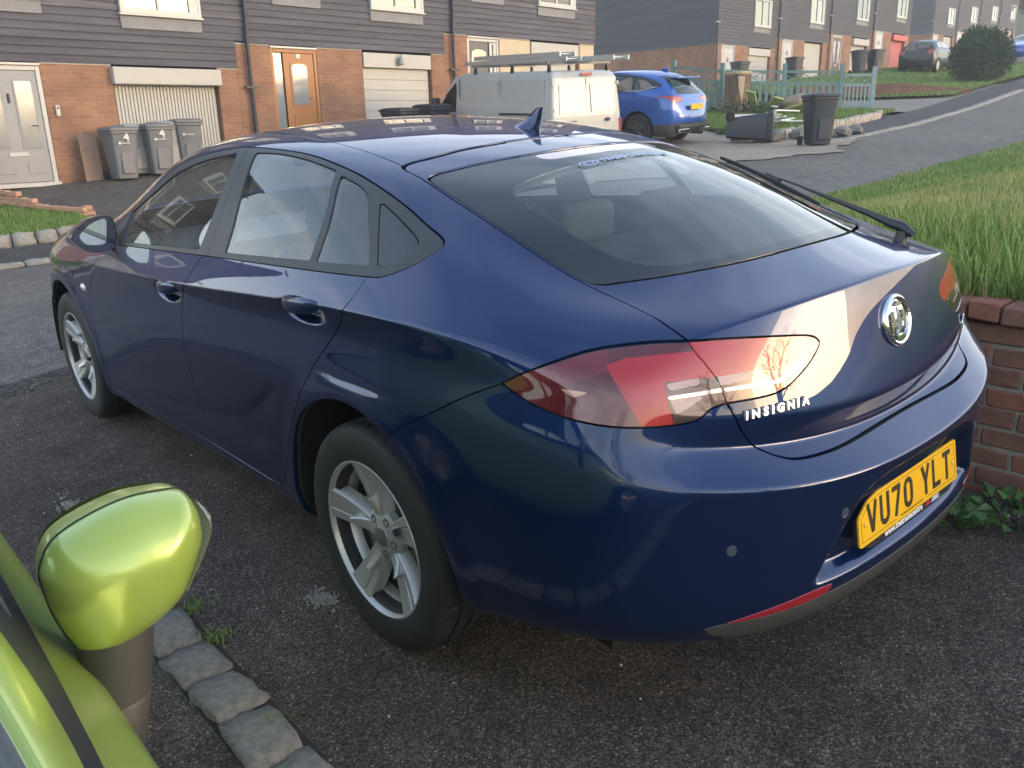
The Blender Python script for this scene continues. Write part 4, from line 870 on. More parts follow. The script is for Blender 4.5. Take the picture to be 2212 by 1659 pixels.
# --- cabin
def seat(x, y, w_=.50, rear=False):
    c = MB()
    back = [(-.12, .42), (.02, .40), (.06, .50), (.02, .75), (-.06, 1.02), (-.13, 1.04), (-.17, .95), (-.13, .60)]
    c.prism([(y+p[0], p[1]) for p in back], x-w_/2, x+w_/2, 'x'); c.b2((x-w_/2, y-.02, .28), (x+w_/2, y+.48, .44)); s = c.build('seat', M_SEAT, car, bevel=.035, bseg=3, smooth=60)
    return s
for x in (-.37, .37):
    s = seat(x, 1.05); MB().box((x, .915, 1.13), (.25, .085, .17)).build('headrest', M_SEAT, s, bevel=.035, bseg=3, smooth=60)
s = seat(0, .15, 1.3)
for x in (-.40, 0, .40): MB().box((x, .02, 1.10), (.24, .075, .13)).build('headrest', M_SEAT, s, bevel=.03, bseg=3, smooth=60)
MB().prism([(-.05, .96), (-.68, .93), (-.68, .91), (-.05, .93)], -.56, .56, 'x').build('parcel_shelf', M_SEAT, car)
MB().prism([(1.75, .95), (2.35, .98), (2.4, .6), (1.9, .55)], -.72, .72, 'x').build('dashboard', M_TRIM, car, bevel=.03, bseg=3, smooth=60)
MB().tube([(.37+.185*math.cos(a), 1.62+.05*math.sin(a), .97+.175*math.sin(a)) for a in [2*math.pi*k/28 for k in range(29)]], .014, 8).build('steering_wheel', M_TRIM, car, smooth=40)
MB().box((0, 1.72, 1.28), (.22, .03, .06)).build('rear_view_mirror', M_TRIM, car, bevel=.02, smooth=50)
MB().b2((-.72, -.6, .255), (.72, 2.4, .30)).build('cabin_floor', M_LINER, car)
# ================================================================== houses across the road
def brick_mat(name, c1, c2, mortar, scale=1.0, bump=.6):
    m = bpy.data.materials.new(name); m.use_nodes = True; t = m.node_tree; b = t.nodes['Principled BSDF']; N_ = t.nodes.new; K = t.links.new
    co = N_('ShaderNodeTexCoord'); sp = N_('ShaderNodeSeparateXYZ'); K(co.outputs['Object'], sp.inputs[0]); ad = N_('ShaderNodeMath'); ad.operation = 'ADD'; K(sp.outputs[0], ad.inputs[0]); K(sp.outputs[1], ad.inputs[1])
    cb = N_('ShaderNodeCombineXYZ'); K(ad.outputs[0], cb.inputs[0]); K(sp.outputs[2], cb.inputs[1])
    br = N_('ShaderNodeTexBrick'); br.inputs['Scale'].default_value = 1; br.inputs['Brick Width'].default_value = .225*scale; br.inputs['Row Height'].default_value = .075*scale; br.inputs['Mortar Size'].default_value = .006; br.inputs['Mortar Smooth'].default_value = .3
    br.inputs['Color1'].default_value = (*c1, 1); br.inputs['Color2'].default_value = (*c2, 1); br.inputs['Mortar'].default_value = (*mortar, 1); K(cb.outputs[0], br.inputs['Vector'])
    ns_ = N_('ShaderNodeTexNoise'); ns_.inputs['Scale'].default_value = 1.3; ns_.inputs['Detail'].default_value = 6; K(co.outputs['Object'], ns_.inputs['Vector'])
    rp = N_('ShaderNodeValToRGB'); rp.color_ramp.elements[0].position = .3; rp.color_ramp.elements[1].position = .7; rp.color_ramp.elements[0].color = (.72, .70, .70, 1); rp.color_ramp.elements[1].color = (1.12, 1.08, 1.0, 1); K(ns_.outputs[0], rp.inputs[0])
    mu = N_('ShaderNodeMix'); mu.data_type = 'RGBA'; mu.blend_type = 'MULTIPLY'; mu.inputs[0].default_value = 1; K(br.outputs['Color'], mu.inputs[6]); K(rp.outputs[0], mu.inputs[7]); K(mu.outputs[2], b.inputs['Base Color'])
    b.inputs['Roughness'].default_value = .9; bp = N_('ShaderNodeBump'); bp.inputs['Strength'].default_value = bump; bp.inputs['Distance'].default_value = .01; bp.invert = True; K(br.outputs['Fac'], bp.inputs['Height']); K(bp.outputs[0], b.inputs['Normal'])
    MATS[name] = m; return m
M_BRK = brick_mat('orange_facing_brick', (.36, .185, .110), (.28, .135, .08), (.30, .24, .19))
M_SID = mat('weathered_dark_boarding', (.070, .066, .080), .8, noise=.9, nscale=2.2, col2=(.122, .114, .128), stretch=(.25, .25, 3), bump=.25, bscale=20)
SIDV = [M_SID, mat('weathered_boarding_pale', (.085, .078, .088), .8, noise=.9, nscale=2.6, col2=(.16, .148, .155), stretch=(.3, .3, 3), bump=.3, bscale=20), mat('weathered_boarding_dark', (.058, .054, .066), .8, noise=.9, nscale=1.8, col2=(.105, .098, .110), stretch=(.2, .2, 3), bump=.25, bscale=20)]
M_SID2 = mat('dark_slate_boarding', (.062, .062, .072), .8, noise=.6, nscale=1.5, col2=(.10, .10, .11), stretch=(.25, .25, 3))
M_UPVC = mat('white_upvc', (.45, .445, .43), .35, noise=.08, nscale=3); M_CREAM = mat('cream_garage_paint', (.42, .40, .365), .5, noise=.12, nscale=4); M_LEAD = mat('grey_lead_flashing', (.17, .175, .185), .6, noise=.5, nscale=4, col2=(.26, .26, .27)); M_PIPE = mat('black_downpipe', (.022, .026, .036), .45)
M_PANE = glass('house_window_glass', (.80, .84, .84), ior=1.4); M_BLIND = mat('cream_blind', (.66, .60, .48), .8, noise=.1, nscale=3); M_ROOMDK = mat('dark_room', (.05, .05, .055), .9); M_OBS = glass('obscure_glass', (.5, .55, .55), .12, 1.6, cover=.45)
M_GREYDOOR = mat('grey_composite_door', (.27, .275, .285), .45); M_OAK = mat('golden_oak_door', (.30, .115, .035), .45, noise=.6, nscale=3, col2=(.42, .175, .06), stretch=(8, 8, .6)); M_ROOF = mat('roof_felt', (.06, .06, .062), .9)
M_REDG = mat('red_garage_paint', (.48, .07, .06), .5); M_DKDOOR = mat('dark_grey_door', (.085, .09, .10), .45); M_BLACKR = mat('dark_gasket', (.03, .03, .03), .6)
HW = 5.82
def window(h, x0, x1, z0, z1, blind_or_dark_room, opener=True, name='window', y=-.045):
    w = MB().b2((x0, y-.03, z0), (x1, y+.02, z1)); fr = MB()
    for a, b in (((x0, z0), (x1, z0+.09)), ((x0, z1-.07), (x1, z1)), ((x0, z0+.09), (x0+.07, z1-.07)), ((x1-.07, z0+.09), (x1, z1-.07))): fr.b2((a[0], y-.06, a[1]), (b[0], y+.03, b[1]))
    fr.b2((x0-.03, y-.085, z0-.035), (x1+.03, y+.03, z0-.001)); wi = fr.build(name, M_UPVC, h, bevel=.006, bseg=1)
    xm = x0+(x1-x0)*.47; bars = [(x0+.07, xm-.03), (xm+.03, x1-.24 if opener else x1-.07)]
    MB().b2((xm-.03, y-.055, z0+.09), (xm+.03, y+.02, z1-.07)).build('mullion', M_UPVC, wi)
    if opener: MB().b2((x1-.24, y-.052, z0+.09), (x1-.07, y+.02, z1-.07)).build('opener', M_UPVC, wi)
    for a, b in bars:
        MB().b2((a, y-.022, z0+.09), (b, y-.018, z1-.07)).build('pane', M_PANE, wi); MB().b2((a, y+.005, z0+.09), (b, y+.012, z1-.07)).build('blind_or_dark_room', blind_or_dark_room, wi)  # behind the pane: cream blind, elsewhere a dark sheet standing for the unlit room
    MB().b2((x0, y-.012, z0-.26), (x1, y+.0, z0-.037)).build('flashing', M_LEAD, wi)
    return wi
def upvc_door(h, x0, x1, z1, m, style, y=.06):
    fr = MB(); fr.b2((x0, y-.05, 0), (x0+.08, y+.05, z1)).b2((x1-.08, y-.05, 0), (x1, y+.05, z1)).b2((x0+.08, y-.05, z1-.08), (x1-.08, y+.05, z1)).b2((x0-.03, y-.10, -.04), (x1+.03, y+.05, .04))
    d = fr.build('door', M_UPVC if style != 'oak' else M_OAK, h, bevel=.008, bseg=1); a, b = x0+.085, x1-.085
    def leaf(a, b): return MB().b2((a, y-.025, .05), (b, y+.03, z1-.085)).build('door_leaf', m, d)
    def panel(x0, x1, z0, z1, mm, nm='door_panel', pr=.012): return MB().b2((x0, y-.025-pr, z0), (x1, y-.026, z1)).build(nm, mm, d, bevel=.006, bseg=1)
    if style == 'composite':
        leaf(a, b); c = (a+b)/2; w = b-a
        for xa, xb in ((a+.10*w, a+.38*w), (b-.38*w, b-.10*w)):
            panel(xa-.025, xb+.025, .62, 1.80, m); panel(xa, xb, .645, 1.775, M_OBS, 'door_glass', .016); panel(xa, xb, .20, .40, m)
        panel(c-.16, c+.16, .50, .57, M_UPVC, 'letter_box', .02); panel(c-.02, c+.02, 1.40, 1.56, M_BLACKR, 'knocker', .02)
    elif style == 'oak':
        s = a+.24; panel(a, s-.05, .05, z1-.09, M_OBS, 'side_light', .004); leaf(s, b); c = (s+b)/2; n = 12
        arch = [(c-.19, .88), (c+.19, .88), (c+.19, 1.66)]+[(c+.19*math.cos(math.pi*k/n), 1.66+.07*math.sin(math.pi*k/n)) for k in range(1, n)]+[(c-.19, 1.66)]
        MB().prism([(c+(p[0]-c)*1.25, 1.27+(p[1]-1.27)*1.08) for p in arch], y-.037, y-.026, 'y').build('door_panel', m, d); MB().prism(arch, y-.045, y-.038, 'y').build('door_glass', M_OBS, d)
        panel(c-.22, c+.22, .14, .66, m); panel(c-.055, c+.055, 1.84, 1.94, M_UPVC, 'number_tile', .01)
    elif style == 'arched':
        s = b-.26; leaf(a, s-.04); panel(s, b, .05, z1-.09, M_UPVC, 'side_panel'); panel(s+.10, s+.16, .05, z1-.12, M_BLACKR, 'side_light', .014); c = (a+s-.04)/2; n = 12
        arch = [(c-.27, 1.42), (c+.27, 1.42), (c+.27, 1.66)]+[(c+.27*math.cos(math.pi*k/n), 1.66+.10*math.sin(math.pi*k/n)) for k in range(1, n)]+[(c-.27, 1.66)]
        MB().prism(arch, y-.04, y-.026, 'y').build('door_glass', M_OBS, d)
    else:
        leaf(a, b); c = (a+b)/2; w = b-a; panel(a+.12*w, b-.12*w, 1.0, 1.85, m); panel(a+.12*w, b-.12*w, .15, .8, m)
        for k in range(5): q = math.pi*(.1+.8*k/4); MB().tube([(c, y-.04, 1.35), (c-.22*math.cos(q), y-.04, 1.35+.24*math.sin(q))], .008, 5).build('fan_bar', M_BLACKR, d)
        panel(c-.12, c+.12, .88, .93, M_CHROME, 'letter_box', .02)
    MB().tube([(b-.10, y-.04, 1.02), (b-.10, y-.075, 1.02), (b-.21, y-.075, 1.02)], .011, 6).build('door_handle', M_CHROME, d)
    return d
def garage(h, x0, x1, z1, style, m, y=.10):
    g = MB(); g.b2((x0, y+.02, 0), (x1, y+.06, z1)); go = g.build('garage_door', m, h)
    if style == 'ribs':
        n = 30
        for k in range(n): a = x0+.02+(x1-x0-.04)*k/n; MB().b2((a, y-.005, .02), (a+(x1-x0-.04)/n*.72, y+.019, z1-.29)).build('rib', m, go)
        MB().b2((x0-.06, -.14, z1-.29), (x1+.05, y-.01, z1+.02)).build('roller_box', m, go, bevel=.02)
    elif style == 'panel':
        n = 7; hh = (z1-.36)/n
        for k in range(n): MB().b2((x0+.02, y-.005, .03+hh*k), (x1-.02, y+.019, .03+hh*(k+1)-.015)).build('slat', m, go)
        MB().b2((x0, -.02, z1-.31), (x1, y-.0, z1+.01)).build('fascia_board', m, go); MB().box(((x0+x1)/2, y-.02, .75), (.10, .04, .05)).build('handle', M_BLACKR, go)
    elif style == 'box':
        MB().b2((x0-.04, -.16, z1-.36), (x1+.04, y-.01, z1-.02)).build('roller_box', m, go, bevel=.03)
    else: MB().box((x0+.2, y-.02, .8), (.12, .04, .06)).build('handle', M_BLACKR, go)
    return go
def house(s0, q, z0, label, door, garage_, blind_or_dark_room, detail=True, siding=None, end_left=False, end_right=False, height=7.75, sillz=3.0, name='terraced_house', step=.5, fancy=True):
    a = R(5); T = Vector((2.381, 15.6, 0))+Vector((math.cos(a), math.sin(a), 0))*s0+Vector((-math.sin(a), math.cos(a), 0))*q; T.z = z0
    h = empty(name, T, a, label, 'house', 'terraced houses with brick ground floors across the road'); sid = siding or M_SID
    dx0, dx1 = (.55, 1.72); gx0, gx1 = 2.97, 5.10
    wl = MB()
    for x0, x1, zt in ((0.0, dx0-.0, 2.07), (dx1, gx0, 2.07), (gx1, HW-.26, 2.07), (HW-.26, HW, 2.07+step)): wl.b2((x0+.002, 0, -1.2), (x1-.002, .30, zt))
    wl.b2((.0, .26, -1.2), (HW, 7.8, 2.07)); w = wl.build('brick_wall', M_BRK, h)
    for x0, x1, zt in ((0.0, dx0, 2.07), (dx1, gx0, 2.07), (gx1, HW-.26, 2.07), (HW-.26, HW, 2.07+step)): MB().b2((x0, -.012, zt), (x1, .02, zt+.022)).build('flashing_strip', mat('pale_drip_edge', (.45, .44, .42), .6), w)
    ub = MB().b2((0, .03, 2.10), (HW, 7.8, height)).build('upper_wall', sid, h)
    nb = int((height-2.09)/.135)
    vv, ff = [], []
    for k in range(nb):
        z = 2.095+k*.135; xe = HW-.262 if z < 2.07+step else HW
        pr = [(-.040, z), (.028, z+.004), (.028, z+.150), (-.012, z+.150)]
        jit = random.uniform(-.003, .003)
        if detail:
            MB().prism([(p[0]+jit, p[1]+random.uniform(-.002, .002)) for p in pr], .0, xe-.002, 'x').build('board', SIDV[random.choice((0, 0, 0, 1, 2))], ub)
        else:
            i0 = len(vv); vv += [(.0, p[0], p[1]) for p in pr]+[(xe, p[0], p[1]) for p in pr]; ff += [(i0, i0+1, i0+2, i0+3), (i0+7, i0+6, i0+5, i0+4), (i0, i0+4, i0+5, i0+1), (i0+3, i0+2, i0+6, i0+7), (i0, i0+3, i0+7, i0+4)]
    if not detail: tag(mesh_obj('boarding', vv, ff, sid, ub), kind='stuff')
    for side, xx in (('l', -.0), ('r', HW)):
        if (side == 'l' and end_left) or (side == 'r' and end_right):
            vv, ff = [], []; sg = -1 if side == 'l' else 1
            for k in range(nb):
                z = 2.095+k*.135; pr = [(xx+sg*.040, z), (xx-sg*.028, z+.004), (xx-sg*.028, z+.150), (xx+sg*.012, z+.150)]; i0 = len(vv)
                vv += [(p[0], -.03, p[1]) for p in pr]+[(p[0], 7.8, p[1]) for p in pr]; ff += [(i0, i0+1, i0+2, i0+3), (i0+7, i0+6, i0+5, i0+4), (i0, i0+4, i0+5, i0+1), (i0+3, i0+2, i0+6, i0+7), (i0, i0+3, i0+7, i0+4)]
            tag(mesh_obj('gable_boarding', vv, ff, sid, h), kind='stuff'); MB().b2((xx-.01, -.0, 2.06), (xx+.01, 7.8, 2.09)).build('flashing_strip', M_LEAD, h)
    upvc_door(h, dx0, dx1, 2.03, *door); MB().b2((dx0, -.03, 2.035), (dx1, .06, 2.075)).build('door_head', M_UPVC, h)
    garage(h, gx0+.03, gx1-.03, 2.03, *garage_)
    window(h, 3.26, 4.86, sillz, sillz+1.2, blind_or_dark_room, name='window'); window(h, 3.26, 4.86, sillz+2.45, sillz+3.5, blind_or_dark_room)
    if fancy: window(h, .7, 1.9, sillz+.15, sillz+1.2, M_ROOMDK); window(h, .7, 1.9, sillz+2.45, sillz+3.5, M_ROOMDK)
    MB().tube([(-.02, -.09, -1.0), (-.02, -.09, 2.15), (.0, -.10, 2.6), (-.02, -.12, height-.1)], .042, 10).build('downpipe', M_PIPE, h, smooth=50)
    for z in (1.2, 2.95, 4.8, 6.6): MB().b2((-.16, -.13, z), (.12, -.045, z+.045)).build('pipe_bracket', M_UPVC if z == 2.95 else M_PIPE, h)
    MB().prism([(-.35, height-.12), (8.1, height+.35), (8.1, height+.50), (-.35, height+.05)], -.05, HW+.05, 'x').build('roof', M_ROOF, h); MB().b2((-.05, -.40, height-.16), (HW+.05, -.30, height-.04)).build('gutter', M_PIPE, h)
    return h
GR = 'terraced houses'

h0 = house(-7.69, 0, .13, 'dark boarded terraced house left of the one with grey front door', (M_GREYDOOR, 'composite'), ('panel', M_CREAM), M_ROOMDK, end_left=True)
h1 = house(-1.87, 0, .647, 'dark boarded house with grey front door and ribbed cream garage', (M_GREYDOOR, 'composite'), ('ribs', M_CREAM), M_BLIND)
h2 = house(3.95, 0, 1.15, 'dark boarded house with brown wooden front door and panelled white garage', (M_OAK, 'oak'), ('panel', M_CREAM), M_ROOMDK)
h3 = house(9.77, 0, 1.66, 'dark boarded end house with grey arched-glass door behind the white van', (M_DKDOOR, 'arched'), ('panel', M_CREAM), M_ROOMDK, end_right=True, step=0)
# doorbell, cream render panel on the end house, lamp over the second garage
MB().b2((1.86, -.035, 1.17), (1.94, -.001, 1.37)).build('doorbell', M_UPVC, h1, bevel=.02); MB().b2((1.885, -.04, 1.30), (1.915, -.036, 1.33)).build('doorbell_button', M_BLACKR, h1)
MB().b2((1.74, -.006, -.4), (2.95, -.001, 2.06)).build('render_panel', mat('sand_render', (.52, .43, .29), .9, noise=.2, nscale=5), h3); MB().b2((5.14, -.006, -.4), (5.80, -.001, 2.06)).build('render_panel', MATS['sand_render'], h3)
MB().lathe([(.02, 0), (.07, .02), (.075, .12), (.03, .2), (.008, .26)], 12, c=(4.05, -.1, 1.78)).build('wall_lamp', mat('lamp_glass', (.25, .24, .22), .3), h2, smooth=40)
Q2 = 4.26; dl = ((M_UPVC, 'fan'), (M_UPVC, 'fan'), (mat('brown_door', (.10, .06, .055), .5), 'composite'), (M_UPVC, 'fan')); gl = (('panel', M_CREAM), ('plain', M_CREAM), ('box', M_CREAM), ('box', M_REDG))
lab = ('slate dark end house behind the tree stump, white fan-panel door and blank gable', 'slate dark house with white door and plain cream garage above the teal fence', 'slate dark house with brown front door and white roller box garage', 'slate dark house with long white door and red garage')
for i in range(4): house(29.66+i*5.75, Q2, 2.72+i*.515, lab[i], dl[i], gl[i], M_BLIND if i < 2 else M_ROOMDK, detail=False, siding=M_SID2, end_left=(i == 0), end_right=(i == 3), fancy=False)
Q3 = 8.5
for i in range(4): house(69.0+i*5.7, Q3, 5.67+i*.5, ('distant dark end house with blank gable behind the dark hatchback', 'distant dark house with pale green garage beside the round bush', 'distant dark house with white pipe behind the round bush', 'farthest dark house with white porch at the top of the hill')[i], (M_UPVC, 'fan'), ('plain', mat('sage_garage', (.22, .25, .22), .6) if i == 1 else M_CREAM), M_BLIND, detail=False, siding=M_SID2, end_left=(i == 0), fancy=False)
# ================================================================== things standing about: bins, walls, fence, stump, rubbish
M_BING = mat('grey_bin_plastic', (.125, .13, .14), .5, noise=.3, nscale=5); M_BIND = mat('black_bin_plastic', (.022, .027, .036), .5, noise=.3, nscale=5)
def wheelie_bin(loc, rz, label, m, number=None, tilt=None, group='wheelie bins', mark=True, sc=1):
    b = empty('wheelie_bin', loc, rz, label, 'bin', group); n = 4; v = []
    def ring(z, hx, y0, y1, r=.05):
        out = []
        for cx, cy, a0 in ((hx-r, y0+r, -90), (hx-r, y1-r, 0), (-hx+r, y1-r, 90), (-hx+r, y0+r, 180)):
            for k in range(4): a = R(a0+30*k); out.append((cx+r*math.cos(a), cy+r*math.sin(a), z))
        return out
    prof = [(.03, .205, -.20, .22), (.30, .225, -.225, .25), (.60, .245, -.25, .28), (.90, .265, -.275, .31), (.915, .285, -.30, .325), (.965, .285, -.30, .325), (.966, .26, -.27, .30), (.6, .23, -.23, .26)]
    for p in prof: v += ring(*p)
    f = [(i*16+k, i*16+(k+1) % 16, (i+1)*16+(k+1) % 16, (i+1)*16+k) for i in range(len(prof)-1) for k in range(16)]+[tuple(range(15, -1, -1)), tuple(range(112, 128))]
    mm = MB(); mm.v = v; mm.f = f; mm.build('bin_body', m, b, smooth=40)
    MB().b2((-.12, -.262, .12), (.14, -.222, .56)).build('front_panel', m, b, bevel=.02)
    lid = MB(); v = []
    for z, g in ((.968, .30), (.985, .305), (1.02, .295), (1.045, .24), (1.052, .1)): v += ring(z, g, -.32*g/.30, .34*g/.30, .05*g/.3)
    lid.v = v; lid.f = [(i*16+k, i*16+(k+1) % 16, (i+1)*16+(k+1) % 16, (i+1)*16+k) for i in range(4) for k in range(16)]+[tuple(range(15, -1, -1)), tuple(range(64, 80))]
    lo = lid.build('lid', m, b, smooth=40); MB().tube([(-.24, .37, 1.0), (.24, .37, 1.0)], .022, 8).build('handle', m, b, smooth=40)
    for x in (-.16, .16): MB().box((x, .335, .985), (.07, .09, .09)).build('hinge', m, lo, bevel=.015)
    for x in (-.27, .27): MB().lathe([(.0005, -.028), (.09, -.028), (.10, -.018), (.10, .018), (.09, .028), (.0005, .028)], 20, 'x', c=(x, .26, .10)).build('wheel', M_RUB, b, smooth=40)
    if mark:
        MB().b2((-.13, -.292, .715), (.09, -.284, .733)).build('white_stripe', M_UPVC, b); MB().lathe([(.0005, 0), (.030, 0), (.030, .006), (.0005, .006)], 14, 'y', c=(-.13, -.294, .724)).build('white_mark', M_UPVC, b)
    if number: text_obj('bin_number', number, .24, M_UPVC, b, Matrix.Translation((.02, -.290, .835)) @ Matrix.Rotation(math.pi/2-.09, 4, 'X'), .004, bold=.006)
    b.scale = (sc, sc, sc)
    if tilt: b.rotation_euler = tilt
    return b
def gz(x, y, dz=.006): return (x, y, G(x, y)+dz)
wheelie_bin(gz(3.22, 15.02), R(6), 'grey wheelie bin numbered 4 nearest the grey front door', M_BING, '4', sc=.9)
wheelie_bin(gz(3.90, 15.05), R(2), 'grey wheelie bin numbered 4 in the middle of the three', M_BING, '4', sc=.9)
wheelie_bin(gz(4.56, 15.25), R(-6), 'grey wheelie bin without number in front of the ribbed cream garage', M_BING, sc=.9)
bx = wheelie_bin(gz(3.55, 15.33), R(8), 'light grey bin standing behind the two numbered grey bins', mat('pale_bin', (.30, .30, .30), .5), mark=False, sc=.88)
wheelie_bin(gz(4.18, 15.32), R(4), 'light grey bin standing behind the unnumbered bin at the ribbed garage', MATS['pale_bin'], mark=False, sc=.88)
wheelie_bin(gz(8.35, 13.4), R(10), 'dark bin by the panelled white garage, farther from the van', M_BIND, mark=False)
wheelie_bin(gz(9.25, 13.5), R(4), 'dark bin by the panelled white garage, touching the nose of the van', M_BIND, mark=False)
wheelie_bin(gz(15.0, 7.75), R(-35), 'tall black bin standing alone at the kerb beside the stone edging', M_BIND, mark=False)
fb = wheelie_bin((14.75, 9.9, G(14.75, 9.9)+.32), 0, 'black bin lying on its side below the tree stump', M_BIND, mark=False, tilt=Euler((R(90), R(3), R(35))))
wheelie_bin(gz(37.3, 18.6, .1), R(-30), 'dark bin beside the red garage door', M_BIND, mark=False); wheelie_bin(gz(38.0, 18.2, .1), R(-20), 'dark bin nearer the blank gable, next to the red garage', M_BIND, mark=False)
wheelie_bin(gz(34.5, 20.2, .02), R(-10), 'dark bin in front of the white roller garage above the gate', M_BIND, mark=False); wheelie_bin(gz(29.4, 19.6, .02), R(-14), 'dark bin half hidden by the teal fence', M_BIND, mark=False)
wheelie_bin(gz(.72, 15.1), R(10), 'dark blue bin left of the grey front door', M_BIND, mark=False)
bd_ = MB().prism([(0, 0), (.32, .02), (.34, .82), (.02, .85)], 0, .015, 'y').build('board_offcut', mat('brown_board', (.22, .14, .10), .8, noise=.4), None, loc=gz(2.62, 15.30), rot=(R(-10), 0, R(5))); tag(bd_, 'brown board leaning on the wall beside the grey bins', 'board')
# --- brick pieces
M_B1 = mat('wall_brick_red', (.20, .075, .05), .9, noise=.8, nscale=14, col2=(.31, .13, .085), bump=.5, bscale=60); M_B2 = mat('wall_brick_brown', (.15, .07, .05), .9, noise=.8, nscale=12, col2=(.25, .12, .085), bump=.5, bscale=60); M_MORT = mat('pale_mortar', (.26, .235, .20), .95, noise=.4, nscale=30, bump=.6, bscale=80)
def brick_mesh(dx, dy, dz, seed, m, rough=.003):
    rnd = random.Random(seed); bm = bmesh.new(); bmesh.ops.create_cube(bm, size=1)
    for q in bm.verts: q.co = Vector((q.co.x*dx+rnd.uniform(-rough, rough), q.co.y*dy+rnd.uniform(-rough, rough), q.co.z*dz+rnd.uniform(-rough, rough)))
    bmesh.ops.bevel(bm, geom=bm.edges[:], offset=.006, segments=1, affect='EDGES'); me = bpy.data.meshes.new('brick'); bm.to_mesh(me); bm.free(); me.materials.append(m); return me
BR = [brick_mesh(.102, .216, .066, i, (M_B1, M_B2)[i % 2]) for i in range(8)]; BC = [brick_mesh(.215, .100, .066, 30+i, (M_B1, M_B2)[i % 2], .005) for i in range(6)]
wx = 1.198
wall = MB().b2((wx+.008, -3.4, -.25), (wx+.098, 3.30, .635)).build('brick_wall', M_MORT, None); tag(wall, 'low red brick retaining wall along the drive, grass growing above it', 'wall')
for c in range(9):
    z = .645-.077*c-.0; y = -3.4+(.113 if c % 2 else 0); k = 0
    while y < 3.3:
        if CARPL(wx, y) < z+.04:
            o = bpy.data.objects.new('brick', BR[random.randrange(8)]); link(o, wall); o.location = (wx+.051+random.uniform(-.004, .004), y+.108, z+random.uniform(-.002, .002)); o.rotation_euler = (random.uniform(-.012, .012), 0, random.uniform(-.012, .012)+(math.pi if random.random() < .5 else 0))
        y += .226
y = -3.4
while y < 3.3:
    o = bpy.data.objects.new('coping_brick', BC[random.randrange(6)]); link(o, wall); o.location = (wx+.075+random.uniform(-.008, .008), y+.055, .722+random.uniform(-.004, .004)); o.rotation_euler = (random.uniform(-.02, .02), random.uniform(-.02, .02), random.uniform(-.05, .05)); y += .112
# left garden edging: a low crumbling brick wall
M_B3 = mat('pale_edging_brick', (.42, .22, .14), .9, noise=.6, nscale=14, col2=(.52, .31, .20), bump=.5, bscale=60); BE = [brick_mesh(.216, .102, .066, 60+i, M_B3, .006) for i in range(5)]
ew = MB().box((0, 0, .04), (.1, .1, .06)).build('garden_wall', M_B3, None, loc=gz(.70, 13.85, .05)); tag(ew, 'low crumbling brick edging wall between small lawn and forecourt', 'wall')
def ebrick(x, y, z, rz): o = bpy.data.objects.new('brick', BE[random.randrange(5)]); link(o, ew); o.location = Vector((x, y, z))-ew.location; o.rotation_euler = (random.uniform(-.03, .03), random.uniform(-.03, .03), rz+random.uniform(-.04, .04))
for i in range(11):
    t = i/10; x = .22+t*.90; y = 15.0-t*2.12
    for c in range(4 if i < 9 else 3): ebrick(x+(.04 if c % 2 else 0), y-(.10 if c % 2 else 0), G(x, y)+.10+.074*c, R(-67))
for i in range(5):
    t = i/4; x = 1.20+t*.36; y = 12.70-t*.66
    for c in range(2): ebrick(x, y-(.1 if c else 0), G(x, y)+.10+.074*c, R(-62))
ebrick(1.66, 11.95, G(1.66, 11.95)+.20, R(90)); ebrick(1.64, 11.93, G(1.66, 11.95)+.12, R(0))
# weeds at the foot of the wall
def leaf_clump(name, loc, n, r, h, label, cat='plant', col=(.035, .09, .02), lsize=.05, parent=None, kind=None):
    rnd = random.Random(int(loc[0]*97+loc[1]*31)); mm = MB()
    for i in range(n):
        a = rnd.uniform(0, 6.283); d = r*math.sqrt(rnd.random()); p = Vector((d*math.cos(a), d*math.sin(a), h*rnd.random()*(1-.6*d/r)+.01)); t = Vector((math.cos(a), math.sin(a), rnd.uniform(-.1, .8))).normalized(); s_ = t.orthogonal().normalized(); s_ = (Matrix.Rotation(rnd.uniform(-.9, .9), 3, t) @ s_); L_ = lsize*rnd.uniform(.6, 1.3); w = L_*.38
        nn = t.cross(s_)*L_*.12; mm.add([p, p+t*L_*.4+s_*w+nn, p+t*L_, p+t*L_*.4-s_*w+nn, p+t*L_*.45-nn*.5], [(0, 1, 4), (1, 2, 4), (2, 3, 4), (3, 0, 4)])
    o = mm.build(name, mat('leaf_green_%d' % int(col[1]*1000), col, .5, noise=.9, nscale=18, col2=(col[0]*2.3, col[1]*1.8, col[2]*2)), parent, loc=loc, fix=False)
    if label: tag(o, label, cat)
    return o
for i, (x, y, r) in enumerate(((1.08, -.62, .14), (1.02, -1.0, .15), (1.10, -1.35, .13), (.86, -.86, .09))):
    leaf_clump('weed', (x, y, CARPL(x, y)+.004), 60, r*.8, .09, 'dark green dock weeds sprouting at the foot of the red brick wall', 'weed', lsize=.055); bpy.context.scene.objects
for o in [o for o in COL.objects if o.name.startswith('weed')]: o['group'] = 'weeds along the wall foot'
for i, (x, y) in enumerate(((-1.25, .37), (-1.36, .13), (-1.31, -.10), (-1.245, .58))):
    pts = [(x+random.gauss(0, .03), y+random.gauss(0, .02), CARPL(x, y)-.004) for _ in range(130)]; rng2 = np.random.default_rng(i)
    blades('grass_tuft', pts, [.012+.022*random.random() for _ in pts], grass_cols(len(pts), rng2, np.full(len(pts), .1)), [.0016]*len(pts), kind=None, label='small grass tuft growing in a joint of the granite sett row', cat='grass tuft', lean=1.4)
for o in COL.objects:
    if o.name.startswith('grass_tuft'): o['group'] = 'tufts between the setts'
